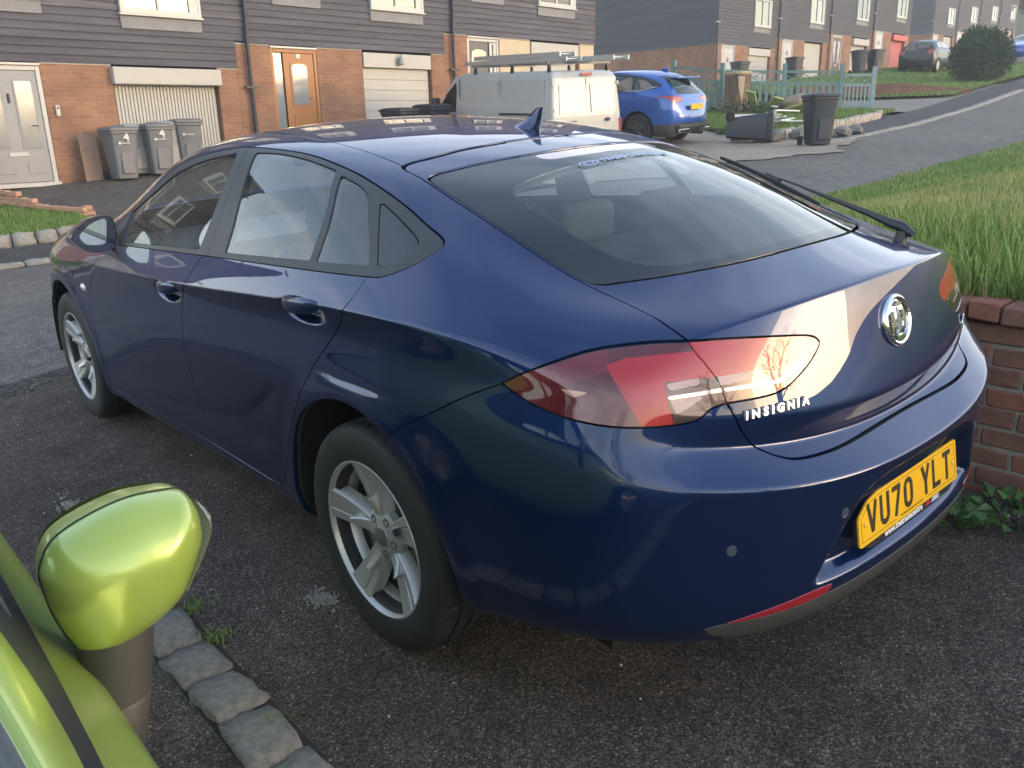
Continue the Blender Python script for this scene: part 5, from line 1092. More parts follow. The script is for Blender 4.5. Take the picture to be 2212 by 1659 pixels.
# loose stones and a patch of pale rubble on the drive
mm = MB(); rnd = random.Random(4)
ICO = [Vector(p).normalized() for p in ((0, -.53, .85), (.81, -.16, .55), (.5, .69, .52), (-.5, .69, .53), (-.81, -.16, .56), (.0, .53, -.85), (.5, -.69, -.5), (-.5, -.69, -.5))]
def pebble(x, y, r):
    rr = Matrix.Rotation(rnd.uniform(0, 6), 3, 'Z') @ Matrix.Rotation(rnd.uniform(0, 6), 3, 'X'); mm.add([(rr @ p)*r*rnd.uniform(.7, 1.2)+Vector((x, y, CARPL(x, y)+r*.35)) for p in ICO], [(0, 1, 2), (0, 2, 3), (0, 3, 4), (0, 4, 7), (0, 7, 6), (0, 6, 1), (1, 6, 5), (1, 5, 2), (2, 5, 3), (3, 5, 4), (4, 5, 7), (5, 6, 7)])
for _ in range(260):
    x = rnd.uniform(-1.5, 1.15); y = rnd.uniform(-1.6, 3.4); pebble(x, y, rnd.uniform(.0015, .0045) if rnd.random() < .93 else rnd.uniform(.005, .008))
for _ in range(40): x = 1.1-abs(rnd.gauss(0, .12)); pebble(x, rnd.uniform(-1.5, -.5), rnd.uniform(.003, .009))
st_ = mm.build('loose_stones', mat('pale_chipping', (.34, .32, .29), .9, noise=.8, nscale=60, col2=(.55, .53, .5)), None, fix=False); tag(st_, 'loose pale chippings scattered over the dark drive', 'stones', kind='stuff')
mm = MB()
for _ in range(240):
    a = rnd.uniform(0, 6.28); d = abs(rnd.gauss(0, .5)); pebble(-.915+.055*d*math.cos(a), .335+.075*d*math.sin(a), rnd.uniform(.003, .008))
rb = mm.build('rubble_patch', mat('rubble_grey', (.22, .20, .175), .95, noise=.8, nscale=50, col2=(.36, .33, .29)), None, fix=False); tag(rb, 'small patch of pale rubble beside the rear wheel', 'rubble', kind='stuff')
mm = MB()
for _ in range(160):
    a = rnd.uniform(0, 6.28); d = abs(rnd.gauss(0, .5)); pebble(-1.31+.07*d*math.cos(a), 1.72+.13*d*math.sin(a), rnd.uniform(.003, .009))
rb = mm.build('rubble_patch', MATS['rubble_grey'], None, fix=False); tag(rb, 'patch of pale mossy rubble on the drive beside the doors', 'rubble', kind='stuff')
# --- tree stump, log, stones
def rough_cyl(name, prof, n, m, seed, amp, label=None, cat=None, loc=(0, 0, 0), rot=(0, 0, 0), parent=None, lobes=5):
    rnd = random.Random(seed); ph = [rnd.uniform(0, 6) for _ in range(4)]; v = []
    for i, (r, z) in enumerate(prof):
        for k in range(n): a = 2*math.pi*k/n; q = r*(1+amp*(math.sin(lobes*a+ph[0])+.6*math.sin((lobes+3)*a+ph[1]+z*2)+.4*rnd.uniform(-1, 1))); v.append((q*math.cos(a), q*math.sin(a), z+.02*rnd.uniform(-1, 1)*r))
    mm = MB(); mm.v = v; mm.f = [(i*n+k, i*n+(k+1) % n, (i+1)*n+(k+1) % n, (i+1)*n+k) for i in range(len(prof)-1) for k in range(n)]+[tuple(range(n-1, -1, -1)), tuple(range((len(prof)-1)*n, len(prof)*n))]
    o = mm.build(name, m, parent, smooth=45, loc=loc, rot=rot)
    if label: tag(o, label, cat)
    return o
M_BARK = mat('stump_bark', (.10, .072, .05), .95, noise=1, nscale=9, col2=(.22, .16, .115), bump=1, bscale=25, stretch=(1, 1, .25)); M_CUT = mat('sawn_wood', (.42, .30, .19), .9, noise=.5, nscale=8, bump=.3, bscale=40)
sp_ = gz(20.75, 13.75, -.05); S0 = rough_cyl('tree_stump', [(.64, 0), (.47, .12), (.40, .35), (.36, .8), (.37, 1.14)], 40, M_BARK, 3, .06, 'sawn tree stump standing in front of the teal fence', 'tree stump', sp_)
rough_cyl('sawn_top', [(.37, 1.135), (.40, 1.19), (.385, 1.21)], 40, M_CUT, 3, .05, parent=S0); MB().prism([(-.10, 1.10), (.11, 1.08), (.09, .62), (.05, .30), (-.03, .55), (-.08, .8)], -.425, -.345, 'y').build('bare_wood', M_CUT, S0, bevel=.03, bseg=2, rot=(R(2), 0, R(-42)))
rough_cyl('log', [(.22, 0), (.24, .1), (.23, .7), (.22, .85)], 24, M_BARK, 8, .06, 'short dark log lying behind the rubbish pile', 'log', gz(21.3, 12.95, .24), (R(90), 0, R(60)))
rough_cyl('boulder', [(.15, 0), (.42, .12), (.50, .30), (.38, .50), (.12, .60)], 18, mat('tan_boulder', (.26, .20, .14), .9, noise=.6, nscale=6, bump=.6, bscale=15), 12, .09, 'tan boulder propped behind the black kerbside bin', 'boulder', gz(21.4, 12.0, .02), (0, R(12), 0))
M_RUB1 = mat('grey_rubble_stone', (.14, .13, .12), .9, noise=.7, nscale=8, col2=(.25, .23, .21), bump=.5)
for i in range(9): rough_cyl('rubble_stone', [(.06, 0), (.17, .06), (.18, .16), (.08, .24)], 10, M_RUB1, 20+i, .12, 'rough grey stone in the low heap beside the fallen bin', 'stone', gz(15.25+.26*i+random.uniform(-.08, .08), 9.45-.14*i+random.uniform(-.3, .15), .0), (random.uniform(-.3, .3), random.uniform(-.3, .3), i))['group'] = 'stones heaped beside the fallen bin'
M_WPL = mat('white_plank', (.72, .71, .68), .6); M_LIME = mat('lime_board', (.50, .60, .22), .6)
for i in range(11):
    L_ = random.uniform(1.0, 2.0); p = gz(18.7+random.uniform(-1.0, 1.0), 10.9+random.uniform(-.9, .9), .10+.03*i); o = MB().box((0, 0, 0), (L_, random.choice((.09, .14)), .035)).build('white_plank', M_WPL, None, bevel=.004, bseg=1, loc=p, rot=(random.uniform(-.12, .12), random.uniform(-.16, .16), random.uniform(-.9, .9))); tag(o, 'white broken window-frame plank on the rubbish pile below the fence', 'plank', 'white planks thrown on a pile')
for i in range(3):
    o = MB().box((0, 0, 0), (.85, .28, .03)).build('lime_board', M_LIME, None, loc=gz(20.3+.35*i, 12.9-.5*i, .45-.10*i), rot=(.35, .6-.2*i, .4+.5*i)); tag(o, 'pale lime green board leaning by the tree stump', 'board', 'lime green boards by the stump')
tag(leaf_clump('ivy_patch', gz(20.3, 13.3, 0), 420, .9, .5, 'ivy and brambles growing round the foot of the tree stump', 'ivy', (.03, .06, .02), .12), kind='stuff'); tag(leaf_clump('ivy_patch', gz(16.6, 10.6, 0), 260, .7, .3, 'low weeds between fallen bin and plank pile', 'weeds', (.04, .08, .02), .11), kind='stuff')
# --- teal garden fence and gate
M_TEAL = mat('weathered_teal_paint', (.11, .20, .19), .75, noise=.6, nscale=7, col2=(.19, .28, .26)); M_TEALP = mat('grey_teal_gate', (.23, .30, .29), .75, noise=.4, nscale=7)
def fence_panel(p, q, label, m, name='fence_panel', h=1.15, posts=(True, True), thin=False):
    p, q = Vector(p), Vector(q); d = q-p; L_ = Vector((d.x, d.y, 0)).length; rz = math.atan2(d.y, d.x); sl = d.z/L_; e = empty(name, p, rz, label, 'fence' if name == 'fence_panel' else 'gate', 'teal garden fence panels' if name == 'fence_panel' else None)
    def bar(x0, x1, z0, z1, y0, y1, nm): mm = MB(); mm.v = [(x, y, z+sl*x) for x in (x0, x1) for y in (y0, y1) for z in (z0, z1)]; mm.f = [(0, 1, 3, 2), (4, 6, 7, 5), (0, 4, 5, 1), (2, 3, 7, 6), (0, 2, 6, 4), (1, 5, 7, 3)]; return mm.build(nm, m, e)
    bar(0, L_, h-.07, h, -.03, .04, 'rail'); bar(0, L_, h*.66, h*.66+.07, -.03, .04, 'rail'); bar(0, L_, .08, .15, -.03, .03, 'rail'); n = int(L_/(.10 if thin else .17)); w = .045 if thin else .105
    for k in range(n): x = (k+.5)*L_/n; bar(x-w/2, x+w/2, .03, h*.66, -.05, -.031, 'slat')
    n2 = max(2, int(L_/.55))
    for k in range(n2):
        a, b = k*L_/n2+.03, (k+1)*L_/n2-.03
        for s_ in (0, 1):
            z0, z1 = (h*.69, h-.08) if s_ else (h-.08, h*.69); MB().tube([(a, .005*s_, z0+sl*a), (b, .005*s_, z1+sl*b)], .016, 4).build('cross_brace', m, e)
        bar(a-.035, a-.005, h*.66+.07, h-.07, -.02, .02, 'upright')
    for on, x in zip(posts, (-.05, L_+.05)):
        if on: bar(x-.06, x+.06, -.2, h+.20, -.06, .06, 'post')
    return e
FP = [gz(20.75, 16.1, .02), gz(21.1, 14.6, .02), gz(22.3, 13.2, .02), gz(23.35, 11.9, .02)]
fence_panel(FP[0], FP[1], 'teal fence panel next to the blue crossover, left of the stump', M_TEAL); fence_panel(FP[1], FP[2], 'teal fence panel behind the tree stump', M_TEAL, posts=(False, True)); fence_panel(FP[2], FP[3], 'teal fence panel between stump panel and paler gate', M_TEAL, posts=(False, True))
fence_panel(gz(23.44, 11.8, .02), gz(23.88, 11.15, .02), 'paler grey-green garden gate with thin bars beside the grass patch', M_TEALP, 'garden_gate', 1.05, (False, True), True)
# stone edging of the grass patch, low wall up the hill
ed = MB().box((0, 0, 0), (.1, .1, .05)).build('stone_edging', M_SETT, None, loc=gz(16.1, yF(16.1)+1.7, 0)); tag(ed, 'row of upright edging stones along the grass patch by the pavement', 'edging')
SM = [rock_block(.12, .16, .26, .012, 90+i) for i in range(5)]
for me in SM: me.materials.append(mat('pale_edging_stone', (.36, .31, .26), .9, noise=.5, nscale=20))
for i in range(34): x = 16.2+i*.17; y = yF(x)+1.68; o = bpy.data.objects.new('edging_stone', SM[i % 5]); link(o, ed); o.location = Vector(gz(x, y, .06+random.uniform(-.03, .03)))-ed.location; o.rotation_euler = (random.uniform(-.15, .15), random.uniform(-.2, .2), random.uniform(-.2, .2))
M_BRKD = brick_mat('dark_garden_brick', (.16, .075, .06), (.11, .055, .045), (.16, .13, .11))
pth = [(25.0, 14.4), (28.9, 12.75), (31.5, 11.4)]; v = []
for i, (x, y) in enumerate(pth):
    g = G(x, y); tp = g+.48 if i < 2 else g+.15
    for dy in (-.11, .11): v += [(x, y+dy, g-.3), (x, y+dy, tp)]
lwm = MB(); lwm.v = v; lwm.f = [(i*4+a, i*4+b, i*4+4+b, i*4+4+a) for i in range(2) for a, b in ((0, 1), (1, 3), (3, 2))]+[(0, 1, 3, 2), (8, 9, 11, 10)]
tag(lwm.build('garden_wall', M_BRKD, None), 'low dark brick wall holding up the lawn below the dark hatchback', 'wall')
# ================================================================== other vehicles
M_TRIMB = M_TRIM
def simple_wheel(par, x, y, z, r, side, m_rim, w=.21):
    o = MB().lathe([(r*.64, -w/2), (r*.9, -w/2), (r*.985, -w*.42), (r, -w*.3), (r, w*.3), (r*.985, w*.42), (r*.9, w/2), (r*.66, w*.47), (r*.62, w*.2), (r*.60, -w*.4)], 40, 'x', close=True).build('wheel', M_TYRE, par, smooth=40, loc=(x, y, z))
    rim = MB().lathe([(r*.66, w*.46), (r*.67, w*.50), (r*.63, w*.50), (r*.60, w*.3), (r*.58, w*.1)], 40, 'x'); 
    for k in range(5):
        a = 2*math.pi*k/5+.3; rim.tube([(w*.40, .02*math.cos(a), .02*math.sin(a)), (w*.44, r*.62*math.cos(a+.1), r*.62*math.sin(a+.1))], [r*.15, r*.11], 6)
    ro = rim.build('rim', m_rim, o, smooth=40)
    if side < 0: o.rotation_euler = (0, 0, math.pi)
    return o
def simple_car(name, label, paint, st, rear, front, wb, wr, track, loc, th, dlo, glasses, rearwin, wscreen, tail=None, lower=None, rimm=None, extra=None, tilt=(0, 0), levels=3, doors=(), head=None, shoulder=(.985, .13)):
    """st: stations (y, xmax, xb, zb, xt, zt, zc) from nose to tail, rear axle at y=0"""
    rows = [dict(x={}, z={}) for _ in range(6)]; up = []
    for (y, xm, xb, zb, xt, zt, zc) in st:
        for r, (x, z) in enumerate(((xm*.84, .20), (xm*.955, .27), (xm*.995, .46), (xm, .68), (xm*shoulder[0], zb-shoulder[1]), (xb, zb))): rows[r]['x'][y] = x; rows[r]['z'][y] = z
        up.append([((xb*.58+xt*.42)+.012, y, zb*.52+zt*.48), (xt, y, zt), (xt*.55, y, zc-.012-(zc-zt)*.12), (0, y, zc)])
    spec = dict(Y=[s[0] for s in st], rows=rows, upper=up, f=dict(frac=[.86, .66, .36, 0], exp=2.6, c=front), r=dict(frac=[.86, .66, .36, 0], exp=3, c=rear))
    V, F, ID, mir = car_cage(spec); cr = {}; nj = len(st)
    crease_row(cr, ID, mir, [('s', j, 4) for j in range(1, nj-1)], .35)
    Pp, Nn, Ff = subdiv_cage(V, F, cr, levels); s_ = Shell(Pp, Nn, Ff)
    def ar(yc): return lambda p: np.where((np.abs(p[:, 0]) > .45) & (p[:, 2] < .95), np.sqrt((p[:, 1]-yc)**2+(np.maximum(p[:, 2], .2)-wr)**2)-wr*1.17, .5)
    for yc in (0, wb): s_.split(ar(yc), ['body'], False)
    wide_ = lambda p: np.abs(p[:, 0]) > .45
    e = empty(name, loc, -th, label, 'car'); e.rotation_euler = Euler((tilt[0], tilt[1], -th))
    if lower: s_.split(region(lower, 'side'), ['body'], 'lower')
    if tail: s_.cut(region(tail, 'corner', where=lambda p: p[:, 1] < .1), ['body'], 'tail', .003)
    if head: s_.cut(region(head, 'side', where=lambda p: np.abs(p[:, 0]) > .25), ['body'], 'head', .003)
    s_.cut(region(rearwin, 'rear', where=lambda p: p[:, 1] < .2), ['body'], 'rwin', .003); s_.cut(region(wscreen, 'plan', where=lambda p: (p[:, 1] > .8) & (p[:, 2] > .9)), ['body'], 'ws', .003)
    s_.split(region(dlo, 'side', where=wide_), ['body'], 'trim')
    for i, g in enumerate(glasses): s_.split(region(g, 'side', where=wide_), ['trim'], 'g%d' % i)
    for i, d in enumerate(doors): s_.cut(region(d, 'side', where=wide_), ['body'], 'door%d' % i, .003)
    b = s_.part(['body'], 'body', paint, e); s_.part(['lower'], 'lower_trim', M_GREYPL, e); s_.part(['ws'], 'windscreen', M_GLASS, e, flange=0, off=-.004); s_.part(['rwin'], 'rear_window', M_RGLASS, e, flange=0, off=-.004)
    for sd in (-1, 1):
        s_.part(['trim'], 'window_trim', M_TRIM, e, side=sd, flange=.01)
        for i in range(len(glasses)): s_.part(['g%d' % i], 'side_window', M_GLASS, e, side=sd, flange=0, off=-.004)
        for i in range(len(doors)): s_.part(['door%d' % i], 'door', paint, e, side=sd)
        s_.part(['tail'], 'tail_light', red_lens('red_tail_lens', (.30, .012, .02)), e, side=sd, off=.002); s_.part(['head'], 'headlight', MATS['headlamp_lens'], e, side=sd)
        for yc in (0, wb):
            simple_wheel(e, sd*track/2, yc, wr, wr*1.0, sd, rimm or M_ALLOY)
            mm = MB(); n = 16; pts = [(wr*1.19*math.cos(math.pi*k/n), wr*1.19*math.sin(math.pi*k/n)) for k in range(n+1)]; mm.add([(sd*.5, yc+p[0], wr+p[1]) for p in pts]+[(sd*(track/2+.08), yc+p[0], wr+p[1]) for p in pts], [(i, i+1, n+2+i, n+1+i) for i in range(n)]+[tuple(range(n+1))]); mm.build('wheel_arch_liner', M_RUB, e)
    s_.part(['body', 'lower', 'trim', 'tail', 'head']+['door%d' % i for i in range(len(doors))], 'cabin_liner', M_LINER, e, off=-.03, flange=0)
    xm = max(s[1] for s in st)*.72; MB().b2((-xm, -.5, .24), (xm, st[0][0]-.3, .27)).build('floor_pan', M_RUB, e)
    for x in (-.36, .36): MB().b2((x-.24, wb*.38, .3), (x+.24, wb*.38+.14, 1.05)).build('seat', M_SEAT, e, bevel=.04, bseg=2, rot=None)
    MB().b2((-.6, .05, .3), (.6, .18, 1.0)).build('rear_seat', M_SEAT, e, bevel=.04, bseg=2)
    return e, s_
M_BLUE2 = mat('bright_blue_paint', (.010, .085, .36), .3, metal=.3, coat=1)
SUVST = [(3.40, .70, .60, .92, .45, .95, .97), (3.05, .87, .79, 1.0, .5, 1.03, 1.05), (2.55, .915, .84, 1.05, .55, 1.08, 1.10), (2.05, .92, .865, 1.07, .69, 1.20, 1.24), (1.60, .92, .87, 1.08, .655, 1.43, 1.49), (1.1, .92, .87, 1.09, .63, 1.53, 1.60), (.5, .92, .87, 1.115, .62, 1.54, 1.62), (0, .925, .865, 1.15, .61, 1.50, 1.60), (-.4, .915, .845, 1.175, .59, 1.41, 1.54), (-.62, .89, .80, 1.13, .57, 1.26, 1.38), (-.78, .84, .73, 1.06, .53, 1.09, 1.14)]
SX, SY = 14.0, 10.2; sth = -.15
suv, ss = simple_car('crossover_car', 'bright blue crossover parked beside the white van, tail towards the road', M_BLUE2, SUVST, [(-.78, .27), (-.90, .34), (-.95, .52), (-.93, .72), (-.86, .92)], [(3.45, .2), (3.52, .3), (3.55, .5), (3.54, .72), (3.48, .88)], 2.665, .345, 1.58, gz(SX+.93*math.sin(sth), SY+.93*math.cos(sth), .0), sth,
    [(2.1, 1.08, 0), (.9, 1.10), (.0, 1.15), (-.42, 1.24), (-.46, 1.29), (-.1, 1.42), (.5, 1.50), (1.1, 1.485), (1.55, 1.39), (1.9, 1.25)], [[(1.95, 1.13, 0), (1.15, 1.13, 0), (1.08, 1.45), (1.5, 1.37), (1.8, 1.25)], [(1.02, 1.13, 0), (.22, 1.165, 0), (.30, 1.43), (.6, 1.465), (1.0, 1.455, 0)], [(.13, 1.18, 0), (-.32, 1.25, 0), (-.05, 1.38), (.2, 1.42, 0)]],
    [(.5, 1.10, 0), (-.48, 1.10), (-.54, 1.13), (-.52, 1.40), (-.45, 1.46), (.5, 1.50, 0)], [(.4, 1.28, 0), (-.5, 1.30), (-.60, 1.7), (-.66, 2.12), (0, 2.3), (.4, 2.3, 0)],
    tail=[(-.50, 1.03, 0), (-.1, 1.07), (.25, 1.06), (.42, 1.02), (.40, .96), (.15, .92), (-.05, .94), (-.1, 1.0)], lower=[(4, .1, 0), (4, .40, 0), (2.665, .42, 0), (0, .42, 0), (-1.2, .52, 0), (-1.2, .1, 0)], rimm=mat('dark_alloy', (.10, .10, .105), .35, metal=.7), doors=[[(1.08, 1.09, 0), (1.08, .36, 0), (2.1, .36, 0), (2.15, .8), (2.0, 1.07, 0)], [(.10, 1.14, 0), (.36, .7), (.52, .36), (1.06, .36, 0), (1.06, 1.09, 0)]], tilt=(R(3), -R(2)))
MB().box((0, -.60, 1.43), (1.02, .26, .035)).build('roof_spoiler', M_BLUE2, suv, bevel=.012); MB().b2((-.66, -.955, .30), (-.26, -.90, .38)).build('chrome_trim', M_CHROME, suv, bevel=.01); MB().b2((.26, -.955, .30), (.66, -.90, .38)).build('chrome_trim', M_CHROME, suv, bevel=.01)
MB().b2((-.26, -.97, .78), (.26, -.945, .89)).build('number_plate', M_YEL, suv); MB().box((0, -.12, 1.60), (.05, .16, .07)).build('roof_aerial', M_BLUE2, suv, bevel=.015); MB().b2((-.7, -.955, .40), (.7, -.91, .46)).build('rear_skid', M_GREYPL, suv, bevel=.01)
for sx in (-1, 1): MB().tube([(sx*.885, 2.0, 1.09), (sx*.84, .9, 1.115), (sx*.85, 0, 1.165), (sx*.80, -.40, 1.25)], .012, 6).build('chrome_strip', M_CHROME, suv, smooth=40)
# dark hatchback and blue car up the hill
HST = [(3.15, .66, .58, .80, .45, .84, .85), (2.85, .80, .74, .88, .5, .92, .93), (2.4, .845, .79, .93, .58, .98, 1.0), (1.95, .85, .80, .95, .65, 1.12, 1.16), (1.45, .85, .80, .97, .60, 1.33, 1.39), (.9, .85, .80, .99, .58, 1.40, 1.47), (.3, .855, .80, 1.02, .57, 1.39, 1.465), (-.1, .85, .79, 1.05, .56, 1.33, 1.42), (-.38, .82, .76, 1.06, .54, 1.20, 1.32), (-.56, .78, .70, 1.0, .50, 1.03, 1.08)]
HR, HFR = [(-.56, .27), (-.66, .34), (-.70, .5), (-.68, .68), (-.62, .86)], [(3.2, .2), (3.28, .3), (3.32, .48), (3.30, .64), (3.24, .76)]
HD = [(1.95, .955, 0), (.9, 1.0), (.2, 1.04), (-.15, 1.14), (.0, 1.24), (.4, 1.345), (.9, 1.37), (1.4, 1.30), (1.75, 1.15)]; HG = [[(1.80, 1.0, 0), (.85, 1.03, 0), (.80, 1.33), (1.35, 1.27), (1.65, 1.13)], [(.75, 1.04, 0), (.1, 1.09, 0), (.1, 1.22), (.4, 1.31), (.72, 1.33, 0)]]
HRW = [(.5, 1.02, 0), (-.48, 1.02), (-.52, 1.05), (-.50, 1.22), (-.42, 1.30), (.5, 1.34, 0)]; HWS = [(.4, 1.15, 0), (-.5, 1.17), (-.56, 1.5), (-.63, 2.0), (0, 2.15), (.4, 2.15, 0)]; HT = [(-.25, 1.02, 0), (.02, 1.05), (.06, .95), (.02, .84), (-.18, .90)]
hx, hy = 39.6, 17.2
hat, _ = simple_car('dark_hatchback', 'dark hatchback parked on the upper lawn behind the round bush', mat('black_blue_paint', (.006, .008, .013), .4, metal=.2, coat=.4), HST, HR, HFR, 2.49, .30, 1.47, gz(hx+.7, hy, .10), R(82), HD, HG, HRW, HWS, tail=HT, tilt=(R(4), 0), head=[(3.1, .66, 0), (2.75, .74), (2.72, .80), (3.2, .76)])
blu, _ = simple_car('blue_hatchback', 'small bright blue car at the top of the hill, right of the bush', M_BLUE2, HST, HR, HFR, 2.49, .30, 1.47, gz(57.0, 18.2, .10), R(-98), HD, HG, HRW, HWS, tail=HT, tilt=(-R(4), 0), head=[(3.1, .66, 0), (2.75, .74), (2.72, .80), (3.2, .76)])
# --- white panel van with ladders
M_VAN = mat('white_van_paint', (.46, .46, .45), .35, coat=.5, noise=.15, nscale=2.5, col2=(.39, .385, .365)); vx, vy = 10.85, 10.45
VH = 1.75
van = empty('panel_van', gz(vx, vy, 0), 0, 'white panel van with two ladders on its roof rack, doors to the road', 'van'); van.rotation_euler = Euler((R(2.2), -R(2.0), -R(1)))
sec = [(0.0, .20), (.0, .36), (-.02, .60), (.0, 1.0), (.07, VH-.12), (.14, VH-.02), (.30, VH+.0), (2.9, VH+.02), (3.25, VH-.05), (3.95, 1.02), (4.15, .92), (4.62, .78), (4.74, .60), (4.76, .30), (4.6, .20)]
W_ = {.2: .93, .6: .98, 1.0: .97, VH: .86}; mm = MB(); n = len(sec)
def hwid(z): return float(np.interp(z, [.2, .6, 1.0, VH-.1, VH+.05], [.92, .98, .965, .90, .80]))
rings = []
for fx in (-1, -.93, -.75, 0, .75, .93, 1):
    for (y, z) in sec:
        zz = z-(.03 if abs(fx) == 1 and z > VH-.1 else 0); mm.v.append((fx*hwid(z), y-(0 if abs(fx) < 1 else -.02 if y < 2 else .03)-(.10*fx*fx if y > 3.9 else 0), zz))
for a in range(6):
    for i in range(n-1): mm.f.append((a*n+i, a*n+i+1, (a+1)*n+i+1, (a+1)*n+i))
mm.f += [tuple(range(n)), tuple(range(6*n, 7*n))[::-1]]
mm.build('body', M_VAN, van, bevel=.03, bseg=2, smooth=50)
def vquad(nm, pts, m, t=.006, sub=None):
    """thin panel on the van, from four corner points"""
    p = [Vector(q) for q in pts]; nrm = (p[1]-p[0]).cross(p[2]-p[1]).normalized(); k = MB(); k.v = [tuple(q-nrm*t) for q in p]+[tuple(q+nrm*t) for q in p]; c = len(p); k.f = [tuple(range(c-1, -1, -1)), tuple(range(c, 2*c))]+[(i, (i+1) % c, c+(i+1) % c, c+i) for i in range(c)]; return k.build(nm, m, sub or van)
for s_ in (-1, 1):
    X = lambda z, o=.004: s_*(hwid(z)+o); 
    vquad('side_window', [(X(1.0), 3.08, .98), (X(1.0), 3.75, .98), (X(1.35), 3.42, 1.36), (X(VH-.18), 3.12, VH-.17)], M_FRIT); vquad('cab_door_seam', [(X(.9), 2.98, .3), (X(.9), 3.0, .3), (X(VH-.1), 3.0, VH-.1), (X(VH-.1), 2.98, VH-.1)], M_BLACKR, .004)
    vquad('side_seam', [(X(.9), 1.60, .3), (X(.9), 1.612, .3), (X(VH-.1), 1.612, VH-.1), (X(VH-.1), 1.60, VH-.1)], M_LEAD, .004); vquad('slide_rail', [(X(1.0, .008), .35, .93), (X(1.0, .008), 1.60, .93), (X(1.0, .008), 1.60, .97), (X(1.0, .008), .35, .97)], M_BLACKR, .01)
    vquad('crease_panel', [(X(1.2, .002), 1.68, 1.05), (X(1.2, .002), 2.9, 1.05), (X(VH-.15, .002), 2.9, VH-.16), (X(VH-.15, .002), 1.68, VH-.16)], M_VAN, .005); vquad('crease_panel', [(X(1.2, .002), .25, 1.05), (X(1.2, .002), 1.52, 1.05), (X(VH-.15, .002), 1.52, VH-.16), (X(VH-.15, .002), .28, VH-.16)], M_VAN, .005)
    for yy in (2.80, 3.10): vquad('door_handle', [(X(.8), yy-.04, .76), (X(.8), yy+.04, .76), (X(.85), yy+.04, .90), (X(.85), yy-.04, .90)], M_BLACKR, .012)
    mo_ = MB().box((s_*1.12, 3.62, 1.12), (.20, .12, .32)).build('wing_mirror', M_TRIM, van, bevel=.04, bseg=3, smooth=50); MB().tube([(s_*.95, 3.6, 1.02), (s_*1.08, 3.62, 1.05)], .03, 8).build('mirror_arm', M_TRIM, mo_)
    vquad('rear_door', [(s_*.012, -.006, .40), (s_*.86, .0, .40), (s_*.80, .075, VH-.16), (s_*.012, .072, VH-.16)], M_VAN, .012); vquad('door_panel', [(s_*.10, -.012, .95), (s_*.78, -.008, .95), (s_*.74, .05, VH-.26), (s_*.10, .048, VH-.26)], M_VAN, .012)
    MB().b2((s_*.90, -.03, .45), (s_*.975, .10, .82)).build('tail_light', red_lens('red_tail_lens', ()), van, bevel=.015)
    for zz in (.55, 1.0, VH-.25): MB().box((s_*.90, .03+.03*(zz > 1), zz), (.05, .05, .07)).build('hinge', M_BLACKR if zz == 1.0 else M_VAN, van)
    for yy in (.85, 3.75): simple_wheel(van, s_*.84, yy, .33, .33, s_, mat('steel_wheel', (.30, .30, .30), .5, metal=.5))
vquad('windscreen', [(-.80, 3.99, 1.03), (.80, 3.99, 1.03), (.74, 3.32, VH-.10), (-.74, 3.32, VH-.10)], M_FRIT, .012); vquad('door_seam', [(-.006, -.022, .42), (.006, -.022, .42), (.006, .06, VH-.15), (-.006, .06, VH-.15)], M_BLACKR, .004)
text_obj('van_lettering', 'TRANSIT', .085, M_LEAD, van, Matrix.Translation((-.48, -.026, .78)) @ Matrix.Rotation(math.pi/2, 4, 'X'), .002, bold=.002); mm = MB().lathe([(.0005, 0), (.075, 0), (.075, .008), (.0005, .008)], 24); mm.v = [(p[0]+.55, -.028-p[2], p[1]*.5+.80) for p in mm.v]; mm.build('van_badge', mat('oval_badge', (.03, .05, .12), .2, metal=.3), van)
MB().b2((.10, -.04, .56), (.30, -.015, .64)).build('door_handle', M_BLACKR, van); MB().b2((-.26, -.035, .50), (.0, -.02, .60)).build('plate_lamp_bar', M_VAN, van); MB().b2((-.15, .03, VH-.10), (.15, .055, VH-.05)).build('high_brake_light', red_lens('red_tail_lens', ()), van)
M_RACK = mat('rack_steel', (.16, .165, .17), .5, metal=.6); M_LAD = mat('weathered_aluminium', (.46, .46, .45), .45, metal=.7, noise=.4, nscale=8)
for yy in (.25, 1.35, 2.55):
    MB().b2((-.88, yy-.03, VH+.12), (.88, yy+.03, VH+.16)).build('rack_bar', M_RACK, van)
    for s_ in (-1, 1): MB().prism([(yy-.05, VH-.03), (yy+.05, VH-.03), (yy+.02, VH+.13), (yy-.02, VH+.13)], s_*.80-.02, s_*.80+.02, 'x').build('rack_foot', M_TRIM, van)
def ladder(x0, x1, y0, y1, z, nr, label, tw=.0):
    l = empty('ladder', (0, 0, 0), 0, label, 'ladder', 'ladders on the van rack'); l.matrix_world = Matrix.Translation(van.location) @ van.rotation_euler.to_matrix().to_4x4()
    for x in (x0, x1): MB().b2((x-.014, y0, z), (x+.014, y1, z+.085)).build('ladder_rail', M_LAD, l, bevel=.003, bseg=1)
    for k in range(nr): y = y0+.12+(y1-y0-.24)*k/(nr-1); MB().tube([(x0+.015, y, z+.043), (x1-.015, y, z+.043)], .016, 8).build('rung', M_LAD, l)
ladder(-.62, -.22, -.05, 3.15, VH+.165, 12, 'aluminium ladder on the van rack nearer the kerb side, lower of the two'); ladder(-.05, .36, -.75, 3.0, VH+.165, 13, 'longer aluminium ladder overhanging the rear doors of the white van'); ladder(-.55, -.14, .20, 2.9, VH+.26, 10, 'short ladder section lying on top of the other ladders')
